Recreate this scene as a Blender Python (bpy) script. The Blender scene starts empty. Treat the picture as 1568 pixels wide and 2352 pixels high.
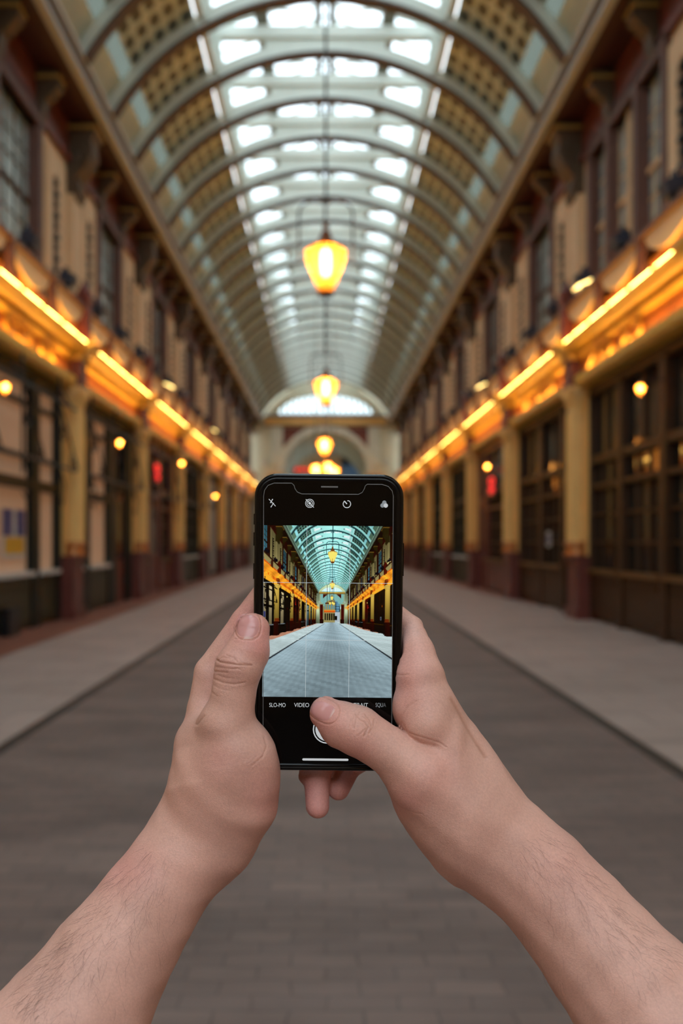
import bpy, bmesh, math, random
import numpy as np
from mathutils import Vector, Matrix

PI = math.pi
S = bpy.context.scene
COL = S.collection
random.seed(7)

# ------------------------------------------------------------------ camera, world, exposure
FPX = 2287.0            # focal length in pixels of the 1568 x 2352 frame (35 mm on full frame)
EYE = 1.5
cam_d = bpy.data.cameras.new('camera')
cam_d.sensor_fit = 'VERTICAL'; cam_d.sensor_height = 36.0; cam_d.sensor_width = 24.0
cam_d.lens = 35.0
cam_d.shift_x = 37.0 / 2352.0
cam_d.shift_y = 70.0 / 2352.0
cam_d.clip_start = 0.02; cam_d.clip_end = 400
cam_d.dof.use_dof = True
cam_d.dof.focus_distance = 0.487
cam_d.dof.aperture_fstop = 8.0
cam = bpy.data.objects.new('camera', cam_d); COL.objects.link(cam)
cam.location = (0, 0, EYE); cam.rotation_euler = (PI/2, 0, 0)
S.camera = cam

world = bpy.data.worlds.new('world'); S.world = world; world.use_nodes = True
bg = world.node_tree.nodes['Background']
bg.inputs['Color'].default_value = (0.84, 0.94, 1.0, 1)
bg.inputs['Strength'].default_value = 3.6
S.view_settings.view_transform = 'Standard'; S.view_settings.look = 'None'
S.view_settings.gamma = 1.0; S.view_settings.use_curve_mapping = False
S.view_settings.exposure = 0.0
cy = S.cycles
cy.use_denoising = True
cy.max_bounces = 6; cy.diffuse_bounces = 4; cy.glossy_bounces = 3; cy.transmission_bounces = 4; cy.transparent_max_bounces = 8
cy.caustics_reflective = False; cy.caustics_refractive = False
cy.sample_clamp_indirect = 4.0

# ------------------------------------------------------------------ materials
MATS = {}
def nodes_of(m):
    m.use_nodes = True
    nt = m.node_tree
    return nt, nt.nodes, nt.links, nt.nodes['Principled BSDF']
def mat(name, col, rough=0.6, metal=0.0, noise=0.0, nscale=4.0, bump=0.0, bscale=40.0, disp=None, spec=0.5, emit=None, estr=0.0):
    m = bpy.data.materials.new(name)
    nt, N, L, P = nodes_of(m)
    P.inputs['Base Color'].default_value = (*col, 1)
    P.inputs['Roughness'].default_value = rough
    P.inputs['Metallic'].default_value = metal
    P.inputs['Specular IOR Level'].default_value = spec
    if emit:
        P.inputs['Emission Color'].default_value = (*emit, 1)
        P.inputs['Emission Strength'].default_value = estr
    if noise > 0 or bump > 0:
        tc = N.new('ShaderNodeTexCoord')
    if noise > 0:
        nz = N.new('ShaderNodeTexNoise'); nz.inputs['Scale'].default_value = nscale; nz.inputs['Detail'].default_value = 5
        L.new(tc.outputs['Object'], nz.inputs['Vector'])
        mx = N.new('ShaderNodeMix'); mx.data_type = 'RGBA'
        L.new(nz.outputs['Fac'], mx.inputs[0])
        mx.inputs[6].default_value = (*[c*(1-noise) for c in col], 1)
        mx.inputs[7].default_value = (*[min(1, c*(1+noise)) for c in col], 1)
        L.new(mx.outputs[2], P.inputs['Base Color'])
    if bump > 0:
        nb = N.new('ShaderNodeTexNoise'); nb.inputs['Scale'].default_value = bscale; nb.inputs['Detail'].default_value = 4
        L.new(tc.outputs['Object'], nb.inputs['Vector'])
        bp = N.new('ShaderNodeBump'); bp.inputs['Strength'].default_value = bump; bp.inputs['Distance'].default_value = 0.01
        L.new(nb.outputs['Fac'], bp.inputs['Height']); L.new(bp.outputs['Normal'], P.inputs['Normal'])
    m.diffuse_color = (*(disp or col), 1)
    MATS[name] = m
    return m

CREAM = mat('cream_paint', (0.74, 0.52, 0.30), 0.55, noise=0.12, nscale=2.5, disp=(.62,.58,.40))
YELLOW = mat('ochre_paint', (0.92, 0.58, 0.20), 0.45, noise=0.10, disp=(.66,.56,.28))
RIBC = mat('pale_iron_paint', (0.68, 0.72, 0.65), 0.5, noise=0.08, disp=(.52,.72,.70))
VAULT = mat('vault_plaster', (0.52, 0.56, 0.44), 0.6, noise=0.18, nscale=1.5, disp=(.36,.47,.40))
MAROON = mat('maroon_paint', (0.15, 0.034, 0.024), 0.4, noise=0.15, disp=(.30,.09,.07))
DKRED = mat('dark_red_paint', (0.10, 0.022, 0.016), 0.5, noise=0.15, disp=(.16,.07,.05))
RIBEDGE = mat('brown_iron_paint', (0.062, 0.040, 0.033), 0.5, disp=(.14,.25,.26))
MOULD = mat('mauve_brown_paint', (0.44, 0.42, 0.39), 0.5, noise=0.1, disp=(.50,.58,.50))
GREEN = mat('dark_green_paint', (0.005, 0.011, 0.009), 0.5, spec=0.25, disp=(.03,.05,.05))
OLIVE = mat('olive_panel_paint', (0.035, 0.032, 0.012), 0.5, disp=(.08,.09,.05))
WOOD = mat('dark_timber', (0.050, 0.021, 0.007), 0.5, spec=0.3, noise=0.35, nscale=9, disp=(.16,.10,.04))
WOODL = mat('ochre_timber', (0.17, 0.08, 0.018), 0.45, noise=0.25, nscale=9, disp=(.42,.30,.10))
GOLD = mat('gilt_paint', (0.92, 0.58, 0.10), 0.40, metal=0.0, noise=0.08, disp=(.98,.66,.22))
SIGN = mat('orange_red_sign_paint', (0.60, 0.20, 0.030), 0.4, noise=0.1, disp=(.86,.38,.12))
IRON = mat('black_iron', (0.012, 0.012, 0.014), 0.4, metal=0.3, disp=(.04,.04,.05))
BLIND = mat('buff_window_blind', (0.60, 0.42, 0.29), 0.8, noise=0.06, disp=(.76,.70,.54), emit=(.60,.33,.18), estr=.16)  # warm glow in the blind stands in for shop light behind it
WHITEP = mat('white_paper', (0.62, 0.60, 0.56), 0.8, disp=(.7,.75,.78))
SHUTTER = mat('pale_grey_shutter', (0.40, 0.40, 0.38), 0.5, noise=0.1, disp=(.50,.66,.72))
DARKGLASS = mat('dark_shop_glass', (0.012, 0.011, 0.009), 0.06, disp=(.06,.07,.05), spec=0.6)
SKYGLASS = mat('leaded_window_glass', (0.34, 0.42, 0.43), 0.12, disp=(.35,.60,.68), spec=1.0, noise=0.5, nscale=3.0, bump=0.4, bscale=6)  # pale base colour stands in for roof glass reflected in the panes
GLINT = mat('orange_pane_glint', (0.3, 0.1, 0.02), 0.6, disp=(.6,.32,.08), emit=(1.0, 0.33, 0.04), estr=0.30)  # emission paints the warm glints on the shop panes
HUB = mat('navy_lamp_housing', (0.016, 0.018, 0.035), 0.4, disp=(.08,.08,.12))
TUBE = mat('amber_lit_tube', (1, .6, .1), 0.5, disp=(1.0,.78,.30), emit=(1.0, 0.62, 0.13), estr=31.0)
FLOODLIT = mat('lit_floodlight_glass', (1, .8, .4), 0.5, disp=(1,.9,.6), emit=(1.0, 0.70, 0.22), estr=7.0)
BULB = mat('lit_lamp_mantle', (1, .9, .7), 0.5, disp=(1,.98,.85), emit=(1.0, 0.66, 0.26), estr=105.0)
NEON = mat('red_neon', (1, .05, .05), 0.5, disp=(.8,.15,.15), emit=(1.0, 0.03, 0.03), estr=1.6)
COPPER = mat('brown_copper', (0.16, 0.055, 0.02), 0.4, metal=0.6, disp=(.45,.26,.12))
COPPERB = mat('copper_collar', (0.55, 0.22, 0.07), 0.35, metal=0.5, disp=(.6,.3,.15))
CORB = mat('dark_bronze_carving', (0.07, 0.040, 0.016), 0.5, noise=0.25, nscale=12, disp=(.25,.22,.12))
PURL = mat('olive_iron_purlin', (0.16, 0.155, 0.11), 0.5, disp=(.30,.42,.42))
BROWN = mat('brown_frame_paint', (0.13, 0.055, 0.038), 0.5, noise=0.15, disp=(.24,.13,.10))
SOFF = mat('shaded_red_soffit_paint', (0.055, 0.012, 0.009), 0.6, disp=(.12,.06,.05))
DULLG = mat('dull_gilt_edge', (0.40, 0.25, 0.06), 0.5, disp=(.62,.48,.22))
ENDW = mat('pale_gable_paint', (0.60, 0.57, 0.42), 0.6, noise=0.1, disp=(.62,.68,.56))
RODM = mat('grey_iron_rod', (0.075, 0.09, 0.088), 0.5, disp=(.12,.30,.34))

def sheet_mat(name, col, trans, disp, tint=(1,1,1), rough=0.1):
    """thin glass sheet: part clear, part diffusing, with a slight gloss"""
    m = bpy.data.materials.new(name); m.use_nodes = True
    nt = m.node_tree; N = nt.nodes; L = nt.links; N.clear()
    out = N.new('ShaderNodeOutputMaterial'); tr = N.new('ShaderNodeBsdfTransparent'); tl = N.new('ShaderNodeBsdfTranslucent')
    gl = N.new('ShaderNodeBsdfGlossy'); m1 = N.new('ShaderNodeMixShader'); m2 = N.new('ShaderNodeMixShader')
    tr.inputs[0].default_value = (*tint, 1); tl.inputs[0].default_value = (*col, 1); gl.inputs[1].default_value = rough
    m1.inputs[0].default_value = trans; L.new(tl.outputs[0], m1.inputs[1]); L.new(tr.outputs[0], m1.inputs[2])
    m2.inputs[0].default_value = 0.05; L.new(m1.outputs[0], m2.inputs[1]); L.new(gl.outputs[0], m2.inputs[2])
    L.new(m2.outputs[0], out.inputs[0])
    m.diffuse_color = (*disp, 1); MATS[name] = m
    return m
SKYPANE = sheet_mat('clear_roof_glass', (.8,.9,.95), 0.75, (.90,.97,1.0), tint=(.92,.97,1.0))
FROST = sheet_mat('frosted_roof_glass', (.060,.070,.055), 0.015, (.55,.80,.82))
AMBER = sheet_mat('amber_lantern_glass', (1.0,.38,.055), 0.30, (1,.85,.45), tint=(1.0,.72,.35))

# ------------------------------------------------------------------ helpers
class MB:
    def __init__(self): self.v = []; self.f = []
    def box(self, x0, x1, y0, y1, z0, z1):
        if x0 > x1: x0, x1 = x1, x0
        if y0 > y1: y0, y1 = y1, y0
        b = len(self.v)
        self.v += [(x0,y0,z0),(x1,y0,z0),(x1,y1,z0),(x0,y1,z0),(x0,y0,z1),(x1,y0,z1),(x1,y1,z1),(x0,y1,z1)]
        self.f += [tuple(b+i for i in q) for q in ((3,2,1,0),(4,5,6,7),(0,1,5,4),(1,2,6,5),(2,3,7,6),(3,0,4,7))]
        return self
    def prism(self, pts, a, b, axis='y'):
        """extrude a closed 2D outline between a and b along an axis; pts are (x,z) for y, (y,z) for x, (x,y) for z"""
        n = len(pts); s = len(self.v)
        for t in (a, b):
            for p in pts:
                self.v.append((p[0], t, p[1]) if axis == 'y' else (t, p[0], p[1]) if axis == 'x' else (p[0], p[1], t))
        self.f.append(tuple(range(s, s+n))[::-1]); self.f.append(tuple(range(s+n, s+2*n)))
        for i in range(n):
            j = (i+1) % n
            self.f.append((s+i, s+j, s+n+j, s+n+i))
        return self
    def strip(self, inner, outer, a, b):
        """band between two matching polylines in (x,z), extruded along y"""
        n = len(inner); s = len(self.v)
        for t in (a, b):
            for p in inner: self.v.append((p[0], t, p[1]))
            for p in outer: self.v.append((p[0], t, p[1]))
        for i in range(n-1):
            self.f += [(s+i, s+i+1, s+n+i+1, s+n+i), (s+2*n+i, s+3*n+i, s+3*n+i+1, s+2*n+i+1),
                       (s+i, s+2*n+i, s+2*n+i+1, s+i+1), (s+n+i, s+n+i+1, s+3*n+i+1, s+3*n+i)]
        self.f += [(s, s+n, s+3*n, s+2*n), (s+n-1, s+3*n-1, s+4*n-1, s+2*n-1)]
        return self
    def lathe(self, prof, cx, cy, cz, n=20, sx=1.0, sy=1.0, rot=0.0):
        s = len(self.v)
        for r, z in prof:
            for k in range(n):
                a = rot + 2*PI*k/n
                self.v.append((cx+r*sx*math.cos(a), cy+r*sy*math.sin(a), cz+z))
        for i in range(len(prof)-1):
            for k in range(n):
                j = (k+1) % n
                self.f.append((s+i*n+k, s+i*n+j, s+(i+1)*n+j, s+(i+1)*n+k))
        self.f.append(tuple(range(s, s+n))[::-1]); m = s+(len(prof)-1)*n; self.f.append(tuple(range(m, m+n)))
        return self
    def tube(self, pts, r, n=8, closed=False):
        P = [Vector(p) for p in pts]; s = len(self.v); m = len(P)
        for i, p in enumerate(P):
            if closed: t = P[(i+1) % m] - P[i-1]
            else: t = P[min(i+1, m-1)] - P[max(i-1, 0)]
            t.normalize()
            u = t.cross(Vector((0.13, 0.31, 0.94)) if abs(t.z) < 0.9 else Vector((0, 1, 0.1))); u.normalize(); w = t.cross(u)
            rr = r[i] if isinstance(r, (list, tuple)) else r
            for k in range(n):
                a = 2*PI*k/n; q = p + rr*(math.cos(a)*u + math.sin(a)*w); self.v.append(tuple(q))
        for i in range(m if closed else m-1):
            ii = (i+1) % m
            for k in range(n):
                j = (k+1) % n
                self.f.append((s+i*n+k, s+i*n+j, s+ii*n+j, s+ii*n+k))
        if not closed:
            self.f.append(tuple(range(s, s+n))[::-1]); e = s+(m-1)*n; self.f.append(tuple(range(e, e+n)))
        return self
    def build(self, name, material, parent=None, smooth=False, loc=None):
        me = bpy.data.meshes.new(name); me.from_pydata(self.v, [], self.f)
        bm = bmesh.new(); bm.from_mesh(me); bmesh.ops.recalc_face_normals(bm, faces=bm.faces[:]); bm.to_mesh(me); bm.free()
        me.materials.append(material)
        if smooth: me.polygons.foreach_set('use_smooth', [True]*len(me.polygons))
        o = bpy.data.objects.new(name, me); COL.objects.link(o)
        if parent: o.parent = parent
        if loc: o.location = loc
        return o
def empty(name, loc=(0,0,0)):
    o = bpy.data.objects.new(name, None); COL.objects.link(o); o.location = loc; o.empty_display_size = 0.1
    return o
def tag(o, label, cat, group=None, kind=None):
    o['label'] = label; o['category'] = cat
    if group: o['group'] = group
    if kind: o['kind'] = kind
    return o
def struct(o, label=None):
    o['kind'] = 'structure'
    if label: o['label'] = label
    return o
def copy_tree(o, parent=None, loc=None):
    c = o.copy(); COL.objects.link(c)
    if parent: c.parent = parent
    if loc is not None: c.location = loc
    for ch in list(o.children): copy_tree(ch, c)
    return c
ORD = ['nearest', 'second nearest', 'third nearest', 'fourth nearest', 'fifth nearest', 'sixth nearest', 'seventh nearest', 'eighth nearest',
       'ninth nearest', 'tenth nearest', 'eleventh nearest', 'twelfth nearest', 'thirteenth nearest', 'fourteenth nearest', 'fifteenth nearest', 'sixteenth nearest',
       'seventeenth nearest', 'eighteenth nearest', 'nineteenth nearest', 'twentieth nearest', 'twenty-first nearest', 'twenty-second nearest', 'twenty-third nearest', 'twenty-fourth nearest', 'twenty-fifth nearest', 'twenty-sixth nearest']
def side_name(s): return 'left' if s < 0 else 'right'
# ------------------------------------------------------------------ ground
def brick_mat(name, c1, c2, mortar, bw, rh, ms, rough, bump, disp, big=0.25):
    m = bpy.data.materials.new(name); nt, N, L, P = nodes_of(m)
    tc = N.new('ShaderNodeTexCoord'); br = N.new('ShaderNodeTexBrick')
    wob = N.new('ShaderNodeTexNoise'); wob.inputs['Scale'].default_value = 6.0; wob.inputs['Detail'].default_value = 2
    L.new(tc.outputs['Object'], wob.inputs['Vector'])
    add = N.new('ShaderNodeMixRGB'); add.blend_type = 'LINEAR_LIGHT'; add.inputs[0].default_value = 0.02
    L.new(tc.outputs['Object'], add.inputs[1]); L.new(wob.outputs['Color'], add.inputs[2]); L.new(add.outputs[0], br.inputs['Vector'])
    br.inputs['Scale'].default_value = 1.0; br.inputs['Brick Width'].default_value = bw; br.inputs['Row Height'].default_value = rh
    br.inputs['Mortar Size'].default_value = ms; br.inputs['Mortar Smooth'].default_value = 0.3; br.inputs['Bias'].default_value = -0.1
    br.inputs['Color1'].default_value = (*c1, 1); br.inputs['Color2'].default_value = (*c2, 1); br.inputs['Mortar'].default_value = (*mortar, 1)
    nz = N.new('ShaderNodeTexNoise'); nz.inputs['Scale'].default_value = 0.9; nz.inputs['Detail'].default_value = 6; nz.inputs['Roughness'].default_value = 0.65
    mp = N.new('ShaderNodeMapping'); mp.inputs['Scale'].default_value = (0.6, 1.6, 1)
    L.new(tc.outputs['Object'], mp.inputs['Vector']); L.new(mp.outputs[0], nz.inputs['Vector'])
    rg = N.new('ShaderNodeMapRange'); rg.inputs[1].default_value = 0.3; rg.inputs[2].default_value = 0.7; rg.inputs[3].default_value = 1-big; rg.inputs[4].default_value = 1+big
    L.new(nz.outputs['Fac'], rg.inputs[0])
    mu = N.new('ShaderNodeVectorMath'); mu.operation = 'SCALE'
    L.new(br.outputs['Color'], mu.inputs[0]); L.new(rg.outputs[0], mu.inputs['Scale']); L.new(mu.outputs[0], P.inputs['Base Color'])
    P.inputs['Roughness'].default_value = rough
    bp = N.new('ShaderNodeBump'); bp.inputs['Strength'].default_value = bump; bp.inputs['Distance'].default_value = 0.012; bp.invert = True
    L.new(br.outputs['Fac'], bp.inputs['Height']); L.new(bp.outputs['Normal'], P.inputs['Normal'])
    m.diffuse_color = (*disp, 1); MATS[name] = m
    return m
SETTS = brick_mat('road_setts', (.178,.127,.110), (.134,.098,.088), (.108,.080,.072), 0.24, 0.11, 0.006, 0.6, 0.3, (.545,.60,.61), big=0.38)
FLAGS = brick_mat('pavement_flagstones', (.400,.310,.270), (.345,.265,.230), (.23,.18,.155), 0.9, 0.62, 0.008, 0.6, 0.3, (.60,.635,.62), big=0.18)
REDBR = brick_mat('terracotta_paving', (.26,.085,.045), (.20,.065,.038), (.10,.05,.035), 0.22, 0.11, 0.006, 0.6, 0.3, (.58,.42,.34), big=0.2)
DRAINM = mat('drain_dark_stone', (.035,.028,.022), 0.6, disp=(.20,.22,.24))
Y0, Y1 = -8.0, 96.0
o = MB().box(-2.30, 2.26, Y0, Y1, -0.3, 0.0).build('floor', SETTS); struct(o, 'dark brown stone sett roadway running down the arcade')
for s, xi, xs in ((-1, 2.40, 4.22), (1, 2.36, 6.2)):
    o = MB().box(s*xi, s*xs, Y0, Y1, -0.3, 0.012).build('floor_pavement', FLAGS); struct(o, 'pale flagstone pavement along the %s shopfronts' % side_name(s))
# terracotta strip on the left narrows away from the camera
v = MB(); v.prism([(-6.2, Y0), (-4.22, Y0), (-4.22, 19), (-4.5, 40), (-4.7, 69), (-4.7, Y1), (-6.2, Y1)], -0.3, 0.014, 'z')
o = v.build('floor_brick_edging', REDBR); struct(o, 'terracotta brick edging beside the left shopfronts')
v = MB(); v.prism([(-4.22, 19), (-4.22, Y1), (-4.7, Y1), (-4.7, 69), (-4.5, 40)], -0.3, 0.010, 'z')
o = v.build('floor_pavement', FLAGS); struct(o, 'pale flagstone pavement along the left shopfronts')
v = MB(); v.prism([(5.0, 24), (4.55, 30), (4.5, 69), (6.2, 69), (6.2, 24)], 0.0, 0.016, 'z')
o = v.build('floor_brick_edging', REDBR); struct(o, 'terracotta brick edging beside the far right shopfronts')
for s, xi in ((-1, 2.35), (1, 2.31)):
    o = MB().box(s*xi-0.052, s*xi+0.052, Y0, 69, -0.3, 0.004).build('trim_%d' % (1 if s < 0 else 2), DRAINM); struct(o, 'dark drain line between roadway and %s pavement' % side_name(s))

# ------------------------------------------------------------------ arcade metrics
BAY = 6.96; YC = 19.55; NB = 8
RZC, RR, XS = 7.49, 4.917, 4.2       # roof arc: centre height, radius, half span
XL = 2.46                            # lantern half width
RIB0, RSP = 20.0, 2.32
def arc_pt(R, x): return RZC + math.sqrt(max(0, R*R - x*x))
def arc(R, t0, t1, n):
    return [(R*math.sin(t0+(t1-t0)*i/n), RZC + R*math.cos(t0+(t1-t0)*i/n)) for i in range(n+1)]
TS = math.asin(XS/RR); TL = math.asin(XL/RR)

# ------------------------------------------------------------------ walls
for s in (-1, 1):
    w = MB(); sx = s
    XW = 5.10
    w.box(sx*6.4, sx*XW, -8, YC-BAY*2+0.0, 0, 9.75)              # plain stretch beside and behind the camera
    for b in range(-2, 7):
        y0 = YC + BAY*b; y1 = y0 + BAY; wc = y0 + 3.85; hw = 1.15
        if s > 0 and b == -1: wc, hw = y0 + 4.35, 2.1
        w.box(sx*5.5, sx*XW, y0, wc-hw, 5.15, 9.75); w.box(sx*5.5, sx*XW, wc+hw, y1, 5.15, 9.75)
        w.box(sx*5.5, sx*XW, wc-hw, wc+hw, 5.15, 6.12); w.box(sx*5.5, sx*XW, wc-hw, wc+hw, 8.85, 9.75)
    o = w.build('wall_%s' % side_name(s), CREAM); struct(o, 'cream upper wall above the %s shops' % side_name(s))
    # springing beam under the roof with its dark soffit
    t = MB(); t.box(s*4.31, s*4.46, -8, 69, 9.77, 9.90); t.box(s*4.24, s*4.285, -8, 69, 10.02, 10.12)
    o = t.build('trim_%d' % (3 if s < 0 else 4), MOULD); struct(o, 'long moulded roof springer on the %s' % side_name(s))
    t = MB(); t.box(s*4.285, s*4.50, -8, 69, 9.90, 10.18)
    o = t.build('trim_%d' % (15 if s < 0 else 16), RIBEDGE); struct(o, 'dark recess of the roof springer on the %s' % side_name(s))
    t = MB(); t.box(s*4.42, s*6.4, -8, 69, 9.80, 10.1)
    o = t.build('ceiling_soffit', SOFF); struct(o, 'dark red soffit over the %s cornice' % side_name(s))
    t = MB(); t.box(s*5.0, s*5.12, YC-BAY*2, 69, 8.98, 9.10); t.box(s*5.06, s*5.12, YC-BAY*2, 69, 9.10, 9.8)
    o = t.build('trim_%d' % (5 if s < 0 else 6), MAROON); struct(o, 'maroon frieze and string moulding high on the %s wall' % side_name(s))
    # main cornice
    a, bb = YC-BAY*2, 68.9
    t = MB(); t.prism([(s*5.2, 5.03), (s*4.88, 5.03), (s*4.82, 5.09), (s*4.82, 5.14), (s*5.2, 5.14)], a, bb)
    t.prism([(s*5.2, 5.19), (s*4.74, 5.19), (s*4.68, 5.21), (s*4.66, 5.25), (s*4.59, 5.28), (s*4.59, 5.34), (s*5.2, 5.34)], a, bb)
    t.prism([(s*5.2, 4.50), (s*4.88, 4.50), (s*4.82, 4.57), (s*4.82, 4.705), (s*4.845, 4.705), (s*4.85, 4.64), (s*5.2, 4.64)], a, bb)
    o = t.build('trim_%d' % (7 if s < 0 else 8), GOLD); struct(o, 'gilded cornice mouldings along the %s' % side_name(s))
    t = MB(); t.box(s*4.86, s*5.2, a, bb, 5.16, 5.22); t.box(s*4.93, s*5.2, a, bb, 4.60, 5.05)
    o = t.build('trim_%d' % (9 if s < 0 else 10), SIGN); struct(o, 'orange red fascia band along the %s shops' % side_name(s))

# ------------------------------------------------------------------ roof vault, lantern, ribs
def vault_mesh():
    n = 16; V = []; F = []; MI = []
    ys = [RIB0 + RSP*k for k in range(-12, 22)]
    for s in (-1, 1):
        for yi in range(len(ys)-1):
            ya, yb = ys[yi], ys[yi+1]
            for i in range(n):
                t0 = s*(TL + (TS-TL)*i/n); t1 = s*(TL + (TS-TL)*(i+1)/n); R = RR + 0.30
                b = len(V)
                for (t, y) in ((t0, ya), (t1, ya), (t1, yb), (t0, yb)):
                    V.append((R*math.sin(t), y, RZC+R*math.cos(t)))
                F.append((b, b+1, b+2, b+3))
                MI.append(0 if i >= 12 else 1 if i >= 10 else 2)
    return V, F, MI
LATT = bpy.data.materials.new('pierced_vault_panel')
nt, N, L, P = nodes_of(LATT)
tc = N.new('ShaderNodeTexCoord'); uv = N.new('ShaderNodeSeparateXYZ'); L.new(tc.outputs['UV'], uv.inputs[0])
def mth(op, a=None, b=None, av=None, bv=None, cl=False):
    q = N.new('ShaderNodeMath'); q.operation = op; q.use_clamp = cl
    if a: L.new(a, q.inputs[0])
    if b: L.new(b, q.inputs[1])
    if av is not None: q.inputs[0].default_value = av
    if bv is not None: q.inputs[1].default_value = bv
    return q.outputs[0]
u4 = mth('FRACT', mth('MULTIPLY', uv.outputs[0], bv=4.0)); v5 = mth('FRACT', mth('MULTIPLY', uv.outputs[1], bv=5.0))
du = mth('ABSOLUTE', mth('SUBTRACT', u4, bv=0.5)); dv = mth('ABSOLUTE', mth('SUBTRACT', v5, bv=0.5))
dd = mth('ADD', mth('POWER', mth('MULTIPLY', du, bv=2.9), bv=4.0), mth('POWER', mth('MULTIPLY', dv, bv=2.9), bv=4.0))
hole = mth('LESS_THAN', dd, bv=1.0)
vn = N.new('ShaderNodeTexNoise'); vn.inputs['Scale'].default_value = 1.1; L.new(tc.outputs['Object'], vn.inputs['Vector'])
mx = N.new('ShaderNodeMix'); mx.data_type = 'RGBA'; L.new(hole, mx.inputs[0])
mx.inputs[6].default_value = (.46,.54,.46,1); mx.inputs[7].default_value = (.035,.045,.035,1)
L.new(mx.outputs[2], P.inputs['Base Color']); P.inputs['Roughness'].default_value = 0.35
LATT.diffuse_color = (.33,.46,.42,1); MATS['pierced_vault_panel'] = LATT
V, F, MI = vault_mesh()
me = bpy.data.meshes.new('ceiling'); me.from_pydata(V, [], F)
for m_ in (VAULT, FROST, LATT): me.materials.append(m_)
me.polygons.foreach_set('material_index', MI)
uvl = me.uv_layers.new(name='UVMap')
for p in me.polygons:
    for li in p.loop_indices:
        co = me.vertices[me.loops[li].vertex_index].co
        t = abs(math.atan2(co.x, co.z-RZC))
        uvl.data[li].uv = ((co.y-RIB0)/RSP + 40, (t-TL)/((TS-TL)*10/16))
o = bpy.data.objects.new('ceiling', me); COL.objects.link(o); struct(o, 'barrel vault of cream, glazed and pierced panels')

# glazed lantern along the crown: sloping panes and pitched frame
ZT, ZR = 13.02, 13.95; LY0 = RIB0-12*RSP
g = MB(); ups = MB()
for s in (-1, 1):
    b = len(g.v); g.v += [(s*XL, LY0, ZT+.06), (0, LY0, ZR), (0, 69, ZR), (s*XL, 69, ZT+.06)]; g.f.append((b, b+1, b+2, b+3))
    ups.box(s*(XL+.08), s*(XL+.13), LY0, 69, 12.05, ZT)
lan = g.build('ceiling_skylight', SKYPANE); struct(lan, 'pitched glass lantern along the crown of the roof'); ups.build('upstand', RIBC, lan)
g = MB(); pur = MB()
for s in (-1, 1):
    for xx in (1.42,):
        z = ZT + (ZR-ZT)*(1-xx/XL)
        pur.box(s*(xx-.15), s*(xx+.15), LY0, 69, z-.26, z-.02)
    pur.box(s*.09, s*.24, LY0, 69, ZR-.36, ZR-.06)
    g.box(s*(XL-.02), s*(XL+.12), LY0, 69, 12.0, 12.2); g.box(s*(XL-.02), s*(XL+.14), LY0, 69, ZT-.05, ZT+.08)
    for k in range(0, 133):
        y = LY0 + 0.58*k
        if y > 68.9: break
        g.prism([(s*XL, ZT), (s*XL, ZT+.05), (0, ZR), (0, ZR-.05)], y-.018, y+.018)
g.build('glazing_frame', RIBC, lan); pur.build('purlins', PURL, lan)

# one rib, copied along the arcade
rib = empty('roof_rib')
N_ = 40
MB().strip(arc(RR+.04, -TS, TS, N_), arc(RR+.33, -TS, TS, N_), -.07, .07).build('web', RIBC, rib)
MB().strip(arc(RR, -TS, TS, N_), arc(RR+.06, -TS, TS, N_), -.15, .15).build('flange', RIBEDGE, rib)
t = MB(); t.box(-XL-.1, XL+.1, -.12, .12, ZT-.24, ZT+.02); t.build('tie_beam', RIBC, rib)
xs_ = [-1.3+2.6*i/14 for i in range(15)]
t = MB(); t.prism([(x, arc_pt(RR+.25, x)) for x in xs_] + [(1.42, ZT-.1), (-1.42, ZT-.1)], -.05, .05); t.build('spandrel_plate', RIBC, rib)
for s in (-1, 1):
    t = MB(); t.box(s*(XL-.12), s*(XL+.06), -.12, .12, arc_pt(RR+.2, XL), ZT-.1); t.build('post', RIBC, rib)
    t = MB(); t.prism([(s*XL, ZT), (s*XL, ZT+.14), (0, ZR-.02), (0, ZR-.18)], -.06, .06); t.build('rafter', RIBC, rib)
    t = MB(); t.tube([(s*.12, 0, ZT), (s*.5, 0, ZT+.32), (s*1.0, 0, ZT+.42)], .03, 6); t.build('brace', RIBC, rib)
ribs_k = list(range(-4, 21))
for i, k in enumerate(ribs_k):
    r = rib if i == 0 else copy_tree(rib)
    r.location = (0, RIB0 + RSP*k, 0)
    tag(r, 'cream arched roof rib with brown lower edge, %s of the row' % ORD[i] if i < len(ORD) else 'cream arched roof rib far down the row', 'roof rib', 'arched ribs across the barrel roof')

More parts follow.
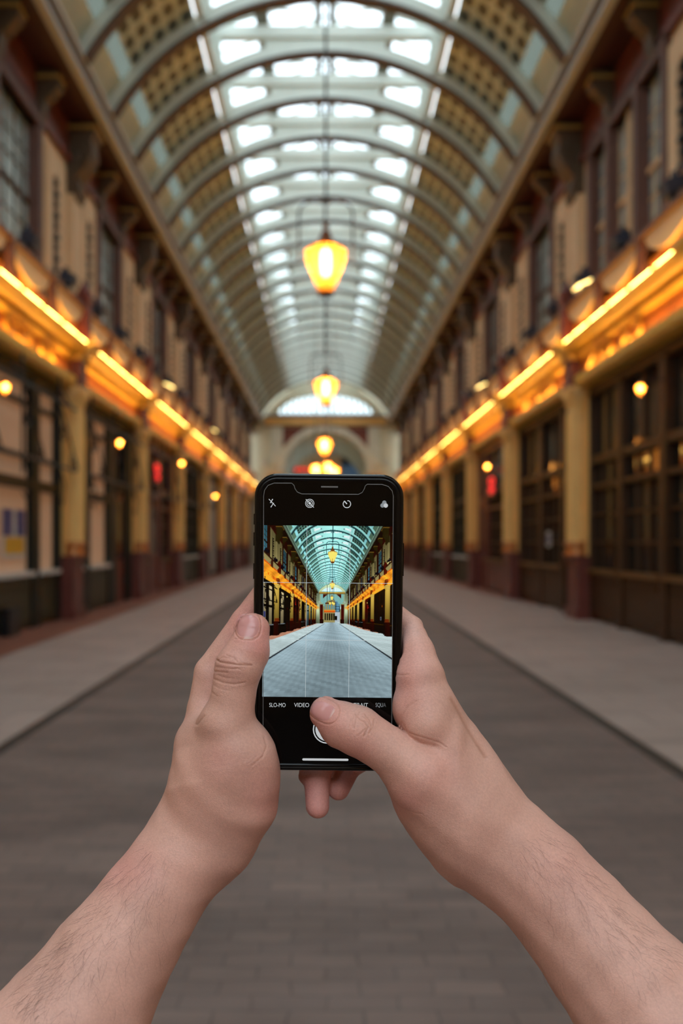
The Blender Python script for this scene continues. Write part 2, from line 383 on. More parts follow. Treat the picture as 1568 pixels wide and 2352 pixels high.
# ------------------------------------------------------------------ columns between the shops
def make_column(s):
    c = empty('shop_column')
    t = MB(); t.box(s*4.85, s*5.2, -.40, .40, 0, 1.22); t.box(s*4.80, s*5.2, -.45, .45, 0, .22); t.box(s*4.82, s*5.2, -.43, .43, 1.14, 1.24)
    t.build('pedestal', MAROON, c)
    t = MB(); t.lathe([(.24,1.24),(.25,1.28),(.20,1.33),(.20,1.40),(.235,1.44),(.235,1.48),(.20,1.52)], s*4.93, 0, 0, 20); t.build('collar', COPPERB, c, True)
    t = MB()
    n = 24; prof = []
    for z in (1.50, 4.02):
        for k in range(n):
            a = 2*PI*k/n; r = .185 if k % 2 == 0 else .205
            prof.append((s*4.93 + r*math.cos(a), r*math.sin(a), z))
    bq = len(t.v); t.v += prof
    for k in range(n): t.f.append((bq+k, bq+(k+1) % n, bq+n+(k+1) % n, bq+n+k))
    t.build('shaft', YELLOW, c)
    t = MB(); t.box(s*5.05, s*5.2, -.34, .34, 1.22, 4.4); t.build('back_pilaster', YELLOW, c)
    t = MB(); t.lathe([(.20,4.0),(.22,4.04),(.20,4.08),(.24,4.2),(.30,4.32),(.30,4.42)], s*4.95, 0, 0, 16); t.box(s*4.70, s*5.2, -.36, .36, 4.40, 4.52)
    t.build('capital', YELLOW, c)
    t = MB(); t.box(s*4.74, s*5.2, -.27, .27, 4.52, 5.10); t.box(s*4.70, s*5.2, -.31, .31, 4.52, 4.60); t.build('pier_block', MAROON, c)
    t = MB(); t.prism([(s*5.2, 5.19), (s*4.66, 5.19), (s*4.58, 5.22), (s*4.56, 5.26), (s*4.48, 5.30), (s*4.48, 5.36), (s*5.2, 5.36)], -.36, .36)
    t.prism([(s*5.2, 5.04), (s*4.74, 5.04), (s*4.68, 5.09), (s*4.68, 5.15), (s*5.2, 5.15)], -.36, .36)
    t.build('cornice_break', GOLD, c)
    t = MB(); t.box(s*4.62, s*4.86, -.14, .14, 5.36, 6.28); t.box(s*4.58, s*4.90, -.18, .18, 6.22, 6.34); t.lathe([(.10,6.34),(.13,6.42),(.05,6.56),(.01,6.66)], s*4.74, 0, 0, 10)
    t.build('parapet_post', MAROON, c)
    return c
for s in (-1, 1):
    base = make_column(s)
    for i, k in enumerate(range(-1, 7)):
        c = base if i == 0 else copy_tree(base)
        c.location = (0, YC + BAY*k, 0)
        tag(c, 'ochre fluted shop column on maroon pedestal, %s on the %s' % (ORD[i], side_name(s)), 'column', 'columns between the %s shops' % side_name(s))

# ------------------------------------------------------------------ upper storey: pilasters, panels, windows, corbels
def make_pilaster(s):
    c = empty('wall_pilaster')
    t = MB(); t.box(s*4.95, s*5.12, -.36, .36, 5.6, 8.35); t.box(s*4.90, s*5.12, -.42, .42, 5.6, 5.8); t.build('shaft', CREAM, c)
    t = MB(); t.prism([(s*5.12, 8.30), (s*4.92, 8.30), (s*4.84, 8.5), (s*4.90, 8.7), (s*4.70, 8.95), (s*4.58, 9.2), (s*4.62, 9.45), (s*4.52, 9.62), (s*4.52, 9.78), (s*5.12, 9.78)], -.30, .30)
    t.build('corbel', CORB, c)
    t = MB(); t.box(s*4.49, s*5.12, -.40, .40, 9.64, 9.69); t.build('gilt_edge', DULLG, c)
    for sy in (-1, 1): t = MB(); t.tube([(s*(4.76+.09*math.cos(a)), sy*.30, 9.1+.14*math.sin(a)) for a in np.linspace(0, 2*PI, 13)[:-1]], .03, 5, closed=True); t.build('scroll', CORB, c)
    return c
def make_corbel(s):
    c = empty('cornice_corbel')
    t = MB(); t.prism([(s*5.12, 8.9), (s*5.02, 8.9), (s*4.96, 9.05), (s*4.92, 9.25), (s*4.78, 9.38), (s*4.66, 9.5), (s*4.66, 9.78), (s*5.12, 9.78)], -.16, .16); t.build('bracket', CORB, c)
    t = MB(); t.box(s*4.63, s*5.12, -.22, .22, 9.62, 9.67); t.build('gilt_edge', DULLG, c)
    return c
def make_panel(s):
    c = empty('wall_panel')
    t = MB()
    # raised frame with an arched niche
    t.box(s*5.02, s*5.12, -.55, -.22, 6.12, 8.75); t.box(s*5.02, s*5.12, .22, .55, 6.12, 8.75)
    t.box(s*5.02, s*5.12, -.22, .22, 6.12, 6.4); 
    a = [(.22*math.cos(q), 8.15+.22*math.sin(q)) for q in np.linspace(0, PI, 9)]
    t.prism([(-y, z) for y, z in a][::-1][0:0] + [(.22, 8.75), (.22, 8.15)] + a[1:-1] + [(-.22, 8.15), (-.22, 8.75)], s*5.02, s*5.12, 'x')
    t.build('surround', CREAM, c)
    t = MB(); t.box(s*5.075, s*5.115, -.22, .22, 6.4, 8.4); t.build('niche', DKRED, c)
    t = MB()
    for i in range(9):
        z = 6.55+.2*i
        t.lathe([(.03,0),(.10,.03),(.07,.10),(.02,.14)], s*5.06, (0.04 if i % 2 else -.04), z, 8)
    t.build('carved_ornament', IRON, c)
    return c
def make_window(s, hw, n):
    c = empty('window_%d' % n)
    z0, z1 = 6.12, 8.85
    t = MB(); t.box(s*5.02, s*5.30, -hw-.14, -hw+.10, z0-.05, z1+.12); t.box(s*5.02, s*5.30, hw-.10, hw+.14, z0-.05, z1+.12)
    t.box(s*5.00, s*5.30, -hw-.18, hw+.18, z1, z1+.20); t.box(s*4.98, s*5.30, -hw-.18, hw+.18, z0-.12, z0)
    if hw > 1.5:
        for y in (-hw/2.6, hw/2.6): t.box(s*5.0, s*5.26, y-.10, y+.10, z0, z1)
    t.build('window_frame', BROWN, c)
    t = MB(); t.box(s*5.22, s*5.235, -hw, hw, z0, z1); t.build('pane', SKYGLASS, c)
    t = MB(); t.box(s*5.17, s*5.23, -hw, hw, 7.42, 7.50)
    for i in range(1, 5 if hw < 1.5 else 9):
        y = -hw + 2*hw*i/(5 if hw < 1.5 else 9); t.box(s*5.20, s*5.24, y-.009, y+.009, z0, z1)
    for z in (6.6, 7.0, 7.9, 8.3): t.box(s*5.20, s*5.24, -hw, hw, z-.007, z+.007)
    if hw > 1.5: t.box(s*5.14, s*5.24, -.07, .07, z0, z1)
    t.build('glazing_bars', WOOD if hw < 1.5 else CREAM, c)
    return c
wn = 1
for s in (-1, 1):
    pb = make_pilaster(s); cb = make_corbel(s); nb = make_panel(s); wb = make_window(s, 1.15, wn)
    pi = ci = ni = 0
    for k in range(-2, 7):
        y0 = YC + BAY*k
        if k >= -1:
            c = pb if pi == 0 else copy_tree(pb); c.location = (0, y0+.35, 0)
            tag(c, 'cream wall pilaster with scrolled corbel, %s on the %s wall' % (ORD[pi], side_name(s)), 'pilaster', 'pilasters on the %s upper wall' % side_name(s)); pi += 1
        for q in (1, 2):
            c = cb if ci == 0 else copy_tree(cb); c.location = (0, y0+.35+2.32*q, 0)
            tag(c, 'small gilt-edged cornice corbel, %s on the %s' % (ORD[ci] if ci < 26 else 'furthest', side_name(s)), 'corbel', 'small corbels under the %s eaves' % side_name(s)); ci += 1
        wide = (s > 0 and k == -1)
        for dy in ((1.65, 6.0) if not wide else (1.45,)):
            c = nb if ni == 0 else copy_tree(nb); c.location = (0, y0+dy, 0)
            tag(c, 'cream panel with dark arched niche, %s on the %s wall' % (ORD[ni], side_name(s)), 'wall panel', 'niche panels on the %s upper wall' % side_name(s)); ni += 1
        if wide: c = make_window(s, 2.1, wn); c.location = (0, y0+4.35, 0)
        else:
            c = wb if k == -2 else copy_tree(wb); c.location = (0, y0+3.85, 0)
        c.name = 'window_%d' % wn; wn += 1
        struct(c, 'leaded first-floor window above the %s shops, %s' % (side_name(s), ORD[k+2]))

# ------------------------------------------------------------------ parapet, floodlights and tube lights on the cornice
def make_parapet(s):
    c = empty('cornice_parapet')
    t = MB()
    for q in range(3):
        y0 = .2+2.32*q; y1 = y0+1.95; pts = []
        # swagged cream panel: drooping lower edge
        n = 8
        low = [(y0+(y1-y0)*i/n, 5.98-.34*math.sin(PI*i/n)**.6) for i in range(n+1)]
        t.prism([(y, z) for y, z in low] + [(y1, 6.04), (y0, 6.04)], s*4.72, s*4.78, 'x')
    t.build('swag_panel', CREAM, c)
    t = MB(); t.box(s*4.66, s*4.84, 0, BAY, 6.03, 6.10)
    for q in range(3): t.box(s*4.68, s*4.80, 2.32*q-.02, 2.32*q+.14, 5.34, 6.06)
    t.build('rail', BROWN, c)
    t = MB(); t.box(s*4.84, s*4.98, 0, BAY, 5.34, 5.70); t.build('back_panel', SIGN, c)
    return c
def make_flood(s, lit):
    c = empty('floodlight')
    t = MB(); t.prism([(s*4.62, .0), (s*4.86, .10), (s*4.82, .28), (s*4.58, .20)], -.16, .16); t.lathe([(.05,.2),(.05,.36)], s*4.76, 0, 0, 8); t.build('housing', HUB, c)
    t = MB(); t.box(s*4.70, s*4.80, -.04, .04, -.12, .12); t.build('bracket', IRON, c)
    if lit: t = MB(); t.prism([(s*4.60, -.02), (s*4.84, .085), (s*4.835, .095), (s*4.595, -.01)], -.20, .20); t.build('lens', FLOODLIT, c)
    return c
def make_tube(s):
    return MB().lathe([(.014,-.49),(.024,-.47),(.024,.47),(.014,.49)], 0, 0, 0, 6).build('tube_light', TUBE)
for s in (-1, 1):
    pp = make_parapet(s); fl = make_flood(s, False); fl2 = make_flood(s, True)
    for i, k in enumerate(range(-2, 7)):
        c = pp if i == 0 else copy_tree(pp); c.location = (0, YC+BAY*k, 0)
        tag(c, 'maroon railed parapet with cream swags on the %s cornice, %s length' % (side_name(s), ORD[i]), 'parapet', 'parapet lengths on the %s cornice' % side_name(s))
    first = [True, True]; i = 0
    for k in range(-2, 19):
        y = 18.3 + 2.36*k
        if y < 13 or y > 62: continue
        lit = (s > 0 and k in (0, 5)) or (s < 0 and k in (5, 10))
        src = fl2 if lit else fl
        c = src if first[lit] else copy_tree(src); first[lit] = False
        c.location = (0, y, 6.20)
        tag(c, '%s floodlight on the %s cornice, %s of the row' % ('lit' if lit else 'unlit navy', side_name(s), ORD[i]), 'floodlight', 'floodlights along the %s cornice' % side_name(s)); i += 1
    tb = make_tube(s); i = 0
    tb.rotation_euler = (PI/2, 0, 0)
    for row, (x, z) in enumerate(((4.66, 5.385), (4.895, 4.672))):
        for k in range(0, 48):
            y = 12.4 + 1.16*k
            if y > 67: continue
            dy = (y - YC) % BAY
            if row == 1 and (dy < .9 or dy > BAY-.9): continue
            c = tb if i == 0 else copy_tree(tb)
            c.location = (s*x, y, z); i += 1
            tag(c, 'amber tube light %s the %s gilded cornice' % ('on top of' if row == 0 else 'tucked inside', side_name(s)), 'tube light', 'amber tubes %s the %s cornice' % ('on top of' if row == 0 else 'inside the lip of', side_name(s)))
# ------------------------------------------------------------------ shopfronts
def shopfront(s, y0, style, idx, panes=None):
    """one shop bay between two columns; panes are (start, end, kind) along the bay in metres"""
    c = empty('shopfront')
    x = 5.10; fm = {'green': GREEN, 'timber': WOOD, 'shutter': GREEN, 'maroon': MAROON}[style]
    L0, L1 = .36, BAY-.36
    f = MB(); ris = MB(); sill = MB(); bars = MB()
    f.box(s*x, s*(x+.25), L0, L1, 4.30, 4.62); f.box(s*x, s*(x+.2), L0, L0+.12, 0, 4.4); f.box(s*x, s*(x+.2), L1-.12, L1, 0, 4.4)
    panes = panes or [(.5, 2.2, 'dark'), (2.5, 4.3, 'dark'), (4.6, 6.4, 'dark')]
    edges = [L0] + [e for p in panes for e in p[:2]] + [L1]
    for i in range(0, len(edges), 2):
        f.box(s*(x-.02), s*(x+.2), edges[i], edges[i+1], 0, 4.4)
    groups = {}
    for a, b, kind in panes:
        bot = 0.15 if kind in ('door', 'shutter') else 0.98
        if kind not in ('door', 'shutter'):
            ris = MB(); sill = MB()
            ris.box(s*(x+.02), s*(x+.2), a, b, 0.06, .92); sill.box(s*(x-.07), s*(x+.2), a-.04, b+.04, .92, 1.0)
            ris.box(s*(x-.01), s*(x+.05), a+.12, b-.12, .2, .26); ris.box(s*(x-.01), s*(x+.05), a+.12, b-.12, .74, .80)
            ris.build('stall_riser', OLIVE if style == 'green' else WOOD if style == 'timber' else MAROON, c); sill.build('sill', WHITEP if style == 'green' else WOODL, c)
        if style in ('green',) and kind == 'blind':
            f.box(s*(x+.0), s*(x+.18), a, b, 2.42, 2.60); f.box(s*(x+.02), s*(x+.16), a, b, 2.95, 3.02); f.box(s*(x+.02), s*(x+.16), a, b, 3.86, 3.93)
        elif kind == 'shutter':
            f.box(s*(x+.0), s*(x+.18), a, b, 3.1, 3.25)
        elif kind == 'door':
            f.box(s*(x+.0), s*(x+.18), a, b, 2.75, 2.95)
        else:
            f.box(s*(x+.0), s*(x+.18), a, b, 3.0, 3.14); f.box(s*(x+.0), s*(x+.16), a, b, 2.52, 2.60)
            nb = max(2, int((b-a)/.48)); bars = MB()
            for i in range(1, nb):
                y = a+(b-a)*i/nb; bars.box(s*(x+.05), s*(x+.12), y-.028, y+.028, 1.0, 3.0)
            for i in range(1, 2): y = (a+b)/2; bars.box(s*(x+.05), s*(x+.12), y-.04, y+.04, 3.1, 4.3)
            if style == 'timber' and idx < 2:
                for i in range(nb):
                    if (i*7+idx*3+int(a)) % 5 in (0, 2): lp_ = MB(); lp_.box(s*(x+.085), s*(x+.097), a+(b-a)*(i+.2)/nb, a+(b-a)*(i+.8)/nb, 2.64+.1*(i % 2), 2.96); lp_.build('pane_glint', GLINT, c)  # glowing orange boxes stand in for glints on the opaque dark glass
            for z in (1.5, 2.02): bars.box(s*(x+.05), s*(x+.12), a, b, z-.025, z+.025)
            bars.build('glazing_bars', WOOD if style != 'green' else OLIVE, c)
        groups.setdefault(kind, []).append((a, b, bot))
    f.build('timber_frame', fm, c)
    for kind, lst in groups.items():
        for a, b, bot in lst:
            t = MB()
            if kind == 'blind': t.box(s*(x+.10), s*(x+.12), a, b, bot, 4.32); q = t.build('window_blind', BLIND, c)
            elif kind == 'shutter': t.box(s*(x+.08), s*(x+.12), a, b, bot, 4.32); q = t.build('shutter', SHUTTER, c)
            elif kind == 'door':
                t.box(s*(x+.06), s*(x+.12), a, b, .02, 2.78); q = t.build('door', MAROON if style != 'timber' else WOOD, c)
                t = MB(); t.box(s*(x+.05), s*(x+.13), a+.18, b-.18, 1.1, 2.55); t.build('door_glass', DARKGLASS, q)
                t = MB(); t.box(s*(x+.04), s*(x+.06), a+.08, a+.12, .95, 1.35); t.build('door_handle', COPPERB, q)
                t = MB(); t.box(s*(x+.10), s*(x+.12), a, b, 2.9, 4.32); t.build('fanlight_glass', DARKGLASS, c)
            else: t.box(s*(x+.10), s*(x+.12), a, b, bot, 4.32); q = t.build('window_glass', DARKGLASS, c)
    c.location = (0, y0, 0)
    names = {'green': 'dark green shopfront with buff blinds', 'timber': 'dark timber shopfront with small panes', 'shutter': 'shopfront with pale grey shutters', 'maroon': 'maroon shopfront with dark glass'}
    tag(c, '%s, %s bay on the %s' % (names[style], ORD[idx], side_name(s)), 'shopfront', 'shopfronts along the %s side' % side_name(s))
    return c
G = 'green'; T = 'timber'
left = [(G, [(.5, 1.9, 'door'), (2.3, 4.72, 'blind'), (5.15, 6.35, 'blind')]),
        (G, [(.45, 1.3, 'blind'), (2.0, 3.85, 'blind'), (4.7, 5.9, 'door')]),
        ('maroon', [(.5, 2.2, 'dark'), (2.5, 4.0, 'door'), (4.3, 6.4, 'dark')]),
        (G, [(.5, 1.6, 'dark'), (1.9, 4.4, 'dark'), (4.7, 6.4, 'dark')]),
        ('shutter', [(.5, 3.2, 'shutter'), (3.5, 6.4, 'shutter')]),
        ('shutter', [(.5, 2.7, 'shutter'), (3.1, 4.3, 'door'), (4.6, 6.4, 'shutter')]),
        ('maroon', None), ('maroon', None)]
right = [(T, [(.5, 2.3, 'dark'), (2.6, 4.5, 'dark'), (4.8, 6.5, 'dark')]),
         (T, [(.5, 1.7, 'door'), (2.0, 3.9, 'dark'), (4.2, 6.4, 'dark')]),
         ('maroon', [(.5, 1.7, 'dark'), (2.0, 5.0, 'dark'), (5.3, 6.4, 'door')]),
         (G, None), (G, None), (T, None), ('maroon', None), ('maroon', None)]
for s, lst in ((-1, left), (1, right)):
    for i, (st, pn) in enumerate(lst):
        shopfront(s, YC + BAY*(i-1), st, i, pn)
    # backs of the shops so no daylight leaks through
    o = MB().box(s*5.36, s*6.4, YC-BAY*2, 69, 0, 5.1).build('wall_%s_ground' % side_name(s), DKRED); struct(o, 'dark shop interiors on the %s' % side_name(s))
o = MB().box(-5.34, -5.12, YC-2*BAY, YC-BAY-.3, 0, 4.6).build('wall_left_pier', GREEN); struct(o)
o = MB().box(5.34, 5.12, YC-2*BAY, YC-BAY-.3, 0, 4.6).build('wall_right_pier', WOOD); struct(o)

# gilded sign lettering: two blurred names on the right, one on the left
def lettering(s, y0, y1, glyphs, label):
    t = MB(); n = len(glyphs); st = (y1-y0)/n; xx = 4.928; h0, h1 = 4.755, 4.98
    for i, gch in enumerate(glyphs):
        a = y0+st*i+.05; b = a+st-.10; m_ = (a+b)/2; w_ = .055
        X0, X1 = s*xx, s*(xx-.035)
        if gch == 'I': t.box(X0, X1, m_-w_/2, m_+w_/2, h0, h1)
        elif gch == 'O':
            ring = [(X1, m_+(b-a)/2*math.cos(q), (h0+h1)/2+(h1-h0)/2*math.sin(q)) for q in np.linspace(0, 2*PI, 17)[:-1]]
            t.tube(ring, .03, 6, closed=True)
        elif gch == 'C':
            ring = [(X1, m_-(b-a)/2*math.cos(q)*s*-1, (h0+h1)/2+(h1-h0)/2*math.sin(q)) for q in np.linspace(.8, 2*PI-.8, 14)]
            t.tube(ring, .03, 6)
        elif gch == 'L':
            t.box(X0, X1, a, a+w_, h0, h1); t.box(X0, X1, a, b, h0, h0+w_)
        elif gch == 'A':
            t.tube([(X1, a, h0), (X1, m_, h1), (X1, b, h0)], .028, 6); t.tube([(X1, a+.08, h0+.1), (X1, b-.08, h0+.1)], .02, 6)
        elif gch == 'N': t.tube([(X1, a, h0), (X1, a, h1), (X1, b, h0), (X1, b, h1)], .028, 6)
    o = t.build('sign_lettering', GOLD); tag(o, label, 'sign')
lettering(1, 15.4, 18.6, 'CALOON', 'raised gold lettering on the orange fascia, nearest on the right')
lettering(1, 21.3, 24.6, 'COALIN', 'raised gold lettering on the second right fascia, beyond the near column')
lettering(-1, 15.2, 18.0, 'OCALON', 'raised gold lettering on the left fascia beside the near column')

# ------------------------------------------------------------------ iron hanging rails with scrolls on the left shops
def scroll_pts(cx, cz, r, turns, n, x, a0=0, d=1):
    return [(x, cx + d*(r*(1-i/n*.75))*math.cos(a0+2*PI*turns*i/n), cz + (r*(1-i/n*.75))*math.sin(a0+2*PI*turns*i/n)) for i in range(n+1)]
def hanging_rail(idx):
    c = empty('hanging_rail')
    x = -4.80
    t = MB(); t.tube([(x, .4, 2.88), (x, BAY-.4, 2.88)], .028, 8); t.tube([(x, .4, 4.05), (x, BAY-.4, 4.05)], .035, 8); t.build('rail', IRON, c)
    for y in (.9, 3.2, 5.4):
        t = MB(); t.tube([(x, y, 4.5), (x, y, 2.6)], .024, 8); t.tube([(x, y, 4.05), (x, y+.6, 3.55), (x, y+1.3, 2.9)], .02, 6)
        t.tube(scroll_pts(y+.95, 2.98, .22, 1.4, 22, x), .017, 6); t.tube(scroll_pts(y+.28, 3.55, .2, 1.3, 20, x, PI), .017, 6)
        t.tube([(x, y, 2.88), (x, y+.35, 2.55), (x, y+.2, 2.2), (x, y, 2.3)], .016, 6)
        t.build('scroll_bracket', IRON, c)
    for y in (.5, 3.2, 6.2):
        t = MB(); t.tube([(-5.0, y, 4.40), (x, y, 4.05)], .02, 6); t.build('stay', IRON, c)
    return c
hr = hanging_rail(0)
for i, k in enumerate((-1, 0, 1, 2)):
    c = hr if i == 0 else copy_tree(hr); c.location = (0, YC+BAY*k, 0)
    tag(c, 'black iron hanging rail with scroll brackets, %s on the left shops' % ORD[i], 'rail', 'iron hanging rails before the left shops')

# poster in the first left window, notice in the right window
def poster(name, s, x, y0, y1, z0, z1, parts, label):
    c = empty(name)
    MB().box(s*x, s*(x+.01), y0, y1, z0, z1).build('sheet', WHITEP, c)
    for nm, m_, a, b, p, q in parts: MB().box(s*(x-.004), s*x, y0+(y1-y0)*a, y0+(y1-y0)*b, z0+(z1-z0)*p, z0+(z1-z0)*q).build(nm, m_, c)
    tag(c, label, 'poster')
BLUEP = mat('violet_blue_ink', (.07, .07, .22), .6, disp=(.35, .38, .62)); YELP = mat('yellow_ink', (.75, .42, .03), .6, disp=(.85, .72, .2))
poster('window_poster', -1, 5.155, YC-BAY+3.3, YC-BAY+4.5, 1.25, 2.05, [('blue_block', BLUEP, 0, .42, .45, 1), ('blue_block', BLUEP, .6, 1, .45, 1), ('yellow_block', YELP, .1, .95, .08, .42)],
       'blue and yellow poster in the nearest left shop window')
poster('window_notice', 1, 5.14, YC+3.2, YC+3.6, 1.4, 1.75, [('print_block', BLUEP, .2, .8, .2, .8)], 'small white notice in the second right shopfront')

# boxed planter / drain box at the foot of the left shop
c = empty('kerb_box'); MB().box(-4.95, -5.08, 0, .55, 0.014, .42).build('box_body', IRON, c); MB().box(-4.93, -5.10, -.02, .57, .42, .46).build('lid', IRON, c); c.location = (0, 15.6, 0)
tag(c, 'black metal box at the foot of the nearest left shop', 'box')

# ------------------------------------------------------------------ lanterns
def hex_lathe(prof, n=6): return prof
def make_lantern(hoop=True, k=1.0):
    c = empty('hanging_lantern')
    t = MB(); t.lathe([(.085*k,-.39*k),(.27*k,.02*k),(.285*k,.10*k)], 0, 0, 0, 6, rot=PI/6); t.f = t.f[:-2]; t.build('glass_panes', AMBER, c)
    t = MB(); t.lathe([(.285*k,.10*k),(.12*k,.18*k)], 0, 0, 0, 6, rot=PI/6); t.f = t.f[:-2]; t.build('glass_roof', AMBER, c)
    t = MB(); t.lathe([(.12*k,.17*k),(.13*k,.20*k),(.06*k,.30*k),(.07*k,.32*k),(.03*k,.36*k),(.045*k,.40*k),(.01*k,.46*k)], 0, 0, 0, 12); t.build('finial', COPPER, c, True)
    t = MB(); t.lathe([(.10*k,-.43*k),(.11*k,-.39*k),(.09*k,-.375*k)], 0, 0, 0, 6, rot=PI/6)
    for q in range(6):
        a = PI/6+q*PI/3
        t.tube([(.09*k*math.cos(a), .09*k*math.sin(a), -.38*k), (.285*k*math.cos(a), .285*k*math.sin(a), .10*k), (.12*k*math.cos(a), .12*k*math.sin(a), .18*k)], .006*k, 5)
        b = a+PI/3; t.tube([(.287*k*math.cos(a), .287*k*math.sin(a), .10*k), (.287*k*math.cos(b), .287*k*math.sin(b), .10*k)], .008*k, 5)
    t.build('metal_frame', COPPER, c)
    t = MB(); t.lathe([(.01,-.20*k),(.05*k,-.16*k),(.06*k,-.02*k),(.055*k,.10*k),(.01,.15*k)], 0, 0, 0, 12); t.build('lit_mantle', BULB, c, True)
    if hoop:
        w, h1, r = .325, .70, .14
        pts = [(-w, 0, 0.0), (-w, 0, h1-r)] + [(-w+r-r*math.cos(a), 0, h1-r+r*math.sin(a)) for a in np.linspace(.3, PI/2, 5)] + \
              [(w-r+r*math.sin(a), 0, h1-r+r*math.cos(a)) for a in np.linspace(0, PI/2-.3, 5)] + [(w, 0, h1-r), (w, 0, 0.0)]
        t = MB(); t.tube(pts, .014, 8); t.build('hoop', RODM, c)
    return c
def hang(lamp, x, y, z, top, label, rodr=.017, rod=True):
    lamp.location = (x, y, z)
    if rod:
        t = MB(); t.lathe([(rodr, .70), (rodr, top-z)], 0, 0, 0, 8); t.build('rod', RODM, lamp)
        t = MB(); t.lathe([(.045,0),(.05,.03),(.02,.06)], 0, 0, .68, 10); t.build('rod_collar', RODM, lamp)
    tag(lamp, label, 'lantern', 'amber lanterns hung along the arcade')
def make_l2(): return make_lantern()
hang(make_l2(), .005, 12.0, 4.90, 13.85, 'largest, nearest amber lantern hanging from a long rod')
hang(make_l2(), .01, 21.3, 4.83, 13.85, 'second nearest hanging amber lantern, half the size')
hang(make_l2(), -.03, 33.8, 4.83, 13.85, 'third nearest hanging amber lantern, small, below the far arch')
hang(make_l2(), .12, 45.5, 4.95, 13.85, 'fourth nearest hanging amber lantern, just above the phone')
hang(make_l2(), -.42, 44.8, 4.80, 13.85, 'far amber lantern just above the phone, leftmost of the three')
hang(make_l2(), .40, 46.6, 4.83, 13.85, 'far amber lantern just above the phone, rightmost of the three')

def wall_lantern(x, y, z, label, k=.55, col=None):
    c = empty('wall_lantern'); s = -1 if x < 0 else 1
    t = MB(); t.lathe([(.09*k,-.30*k),(.22*k,.06*k),(.09*k,.22*k)], 0, 0, 0, 6); t.f = t.f[:-2]; t.build('glass', AMBER, c)
    t = MB(); t.lathe([(.02*k,-.08*k),(.09*k,-.02*k),(.09*k,.06*k),(.02*k,.12*k)], 0, 0, 0, 10); t.build('lit_mantle', BULB, c, True)
    t = MB(); t.lathe([(.10*k,.20*k),(.06*k,.34*k),(.01,.42*k)], 0, 0, 0, 8); t.tube([(0,0,.34*k), (s*.2,0,.5*k), (s*(5.12-abs(x)),0,.4*k)], .014, 6); t.build('bracket', IRON, c)
    c.location = (x, y, z); tag(c, label, 'lantern', 'small wall lanterns on the shops')
def at(px, py, d): return ((px-747)/FPX*d, d, EYE-(py-1246)/FPX*d)
for px, py, X, lab in ((275, 1018, -4.65, 'small bright wall lantern beside the second left shop door'),
                   (494, 1140, -4.55, 'small lit wall lantern over the pale shutters, far left'),
                   (1470, 893, 4.65, 'small bright wall lantern before the nearest right window'),
                   (1119, 1072, 4.65, 'small bright wall lantern above red neon on the right'),
                   (12, 890, -4.75, 'small amber wall lantern at the nearest left shopfront'),
                   (417, 1065, -4.6, 'dim amber wall lantern beside the fourth left column')):
    d = X/((px-747)/FPX); wall_lantern(X, d, EYE-(py-1246)/FPX*d, lab, .30)
# neon signs
def neon(px, py, X, w, label):
    d = X/((px-747)/FPX); z = EYE-(py-1246)/FPX*d
    c = empty('neon_sign')
    t = MB(); t.tube([(X, d+w*math.cos(a), z+.16+.10*math.sin(a)) for a in np.linspace(0, 2*PI, 17)[:-1]], .022, 6, closed=True)
    t.tube([(X, d-w, z-.15), (X, d-w*.3, z+.0), (X, d+w*.3, z-.2), (X, d+w, z-.05)], .022, 6)
    t.build('neon_tube', NEON, c); MB().box(X+(.03 if X > 0 else -.03), X+(.12 if X > 0 else -.12), d-w-.1, d+w+.1, z-.3, z+.34).build('backing', IRON, c)
    tag(c, label, 'sign')
neon(1128, 1118, 4.95, .34, 'red neon sign in the third right shop window')
neon(361, 1088, -4.95, .3, 'small red neon sign in the third left shop')
# ------------------------------------------------------------------ added wall behind the camera: dims screen reflections, shapes sky light on hands
t = MB(); t.box(-6.4, 6.4, -8.5, -8, 0, 5.5); o = t.build('wall_back_added', CREAM); struct(o, 'added low wall behind the camera, limiting sky light and screen reflections')
FROSTB = sheet_mat('bluish_street_glass', (.10,.15,.20), 0.05, (.45,.65,.75))
# ------------------------------------------------------------------ far end: gable wall with arch and fan window
YG = 68.9
def holed_wall(name, m_, y0, y1):
    """gable wall: full width with an arched opening below and a fan window above"""
    t = MB()
    AW, AS = 2.88, 6.45
    # piers
    for s in (-1, 1):
        t.box(s*AW, s*6.4, y0, y1, 0, AS)
        n = 14
        pts = [(s*AW*math.cos(a), AS + 2.75*math.sin(a)) for a in np.linspace(0, PI/2, n)]
        t.prism(pts + [(0, 10.35), (s*6.4, 10.35), (s*6.4, AS)], y0, y1)
    # round the fan window
    for s in (-1, 1):
        pts = [(s*3.25*math.cos(a), 10.35 + 1.40*math.sin(a)) for a in np.linspace(0, PI/2, 12)]
        t.prism(pts + [(0, 14.2), (s*6.4, 14.2), (s*6.4, 10.35)], y0, y1)
    return t.build(name, m_)
o = holed_wall('wall_end', ENDW, YG, YG+.6); struct(o, 'cream gable wall with arch at the far end')
fan = empty('window_fan')
fan.name = 'window_%d' % wn; wn += 1; struct(fan, 'bright fan window above the far arch')
t = MB(); t.prism([(3.25*math.cos(a), 10.35+1.40*math.sin(a)) for a in np.linspace(0, PI, 24)], YG+.3, YG+.32); t.build('pane', SKYPANE, fan)
t = MB()
for i in range(1, 16):
    x = -3.25+6.5*i/16; t.box(x-.09, x+.09, YG+.2, YG+.28, 10.35, 10.35+1.40*math.sqrt(max(0, 1-(x/3.25)**2)))
t.box(-3.3, 3.3, YG-.06, YG+.3, 10.26, 10.42); t.build('glazing_bars', RIBC, fan)
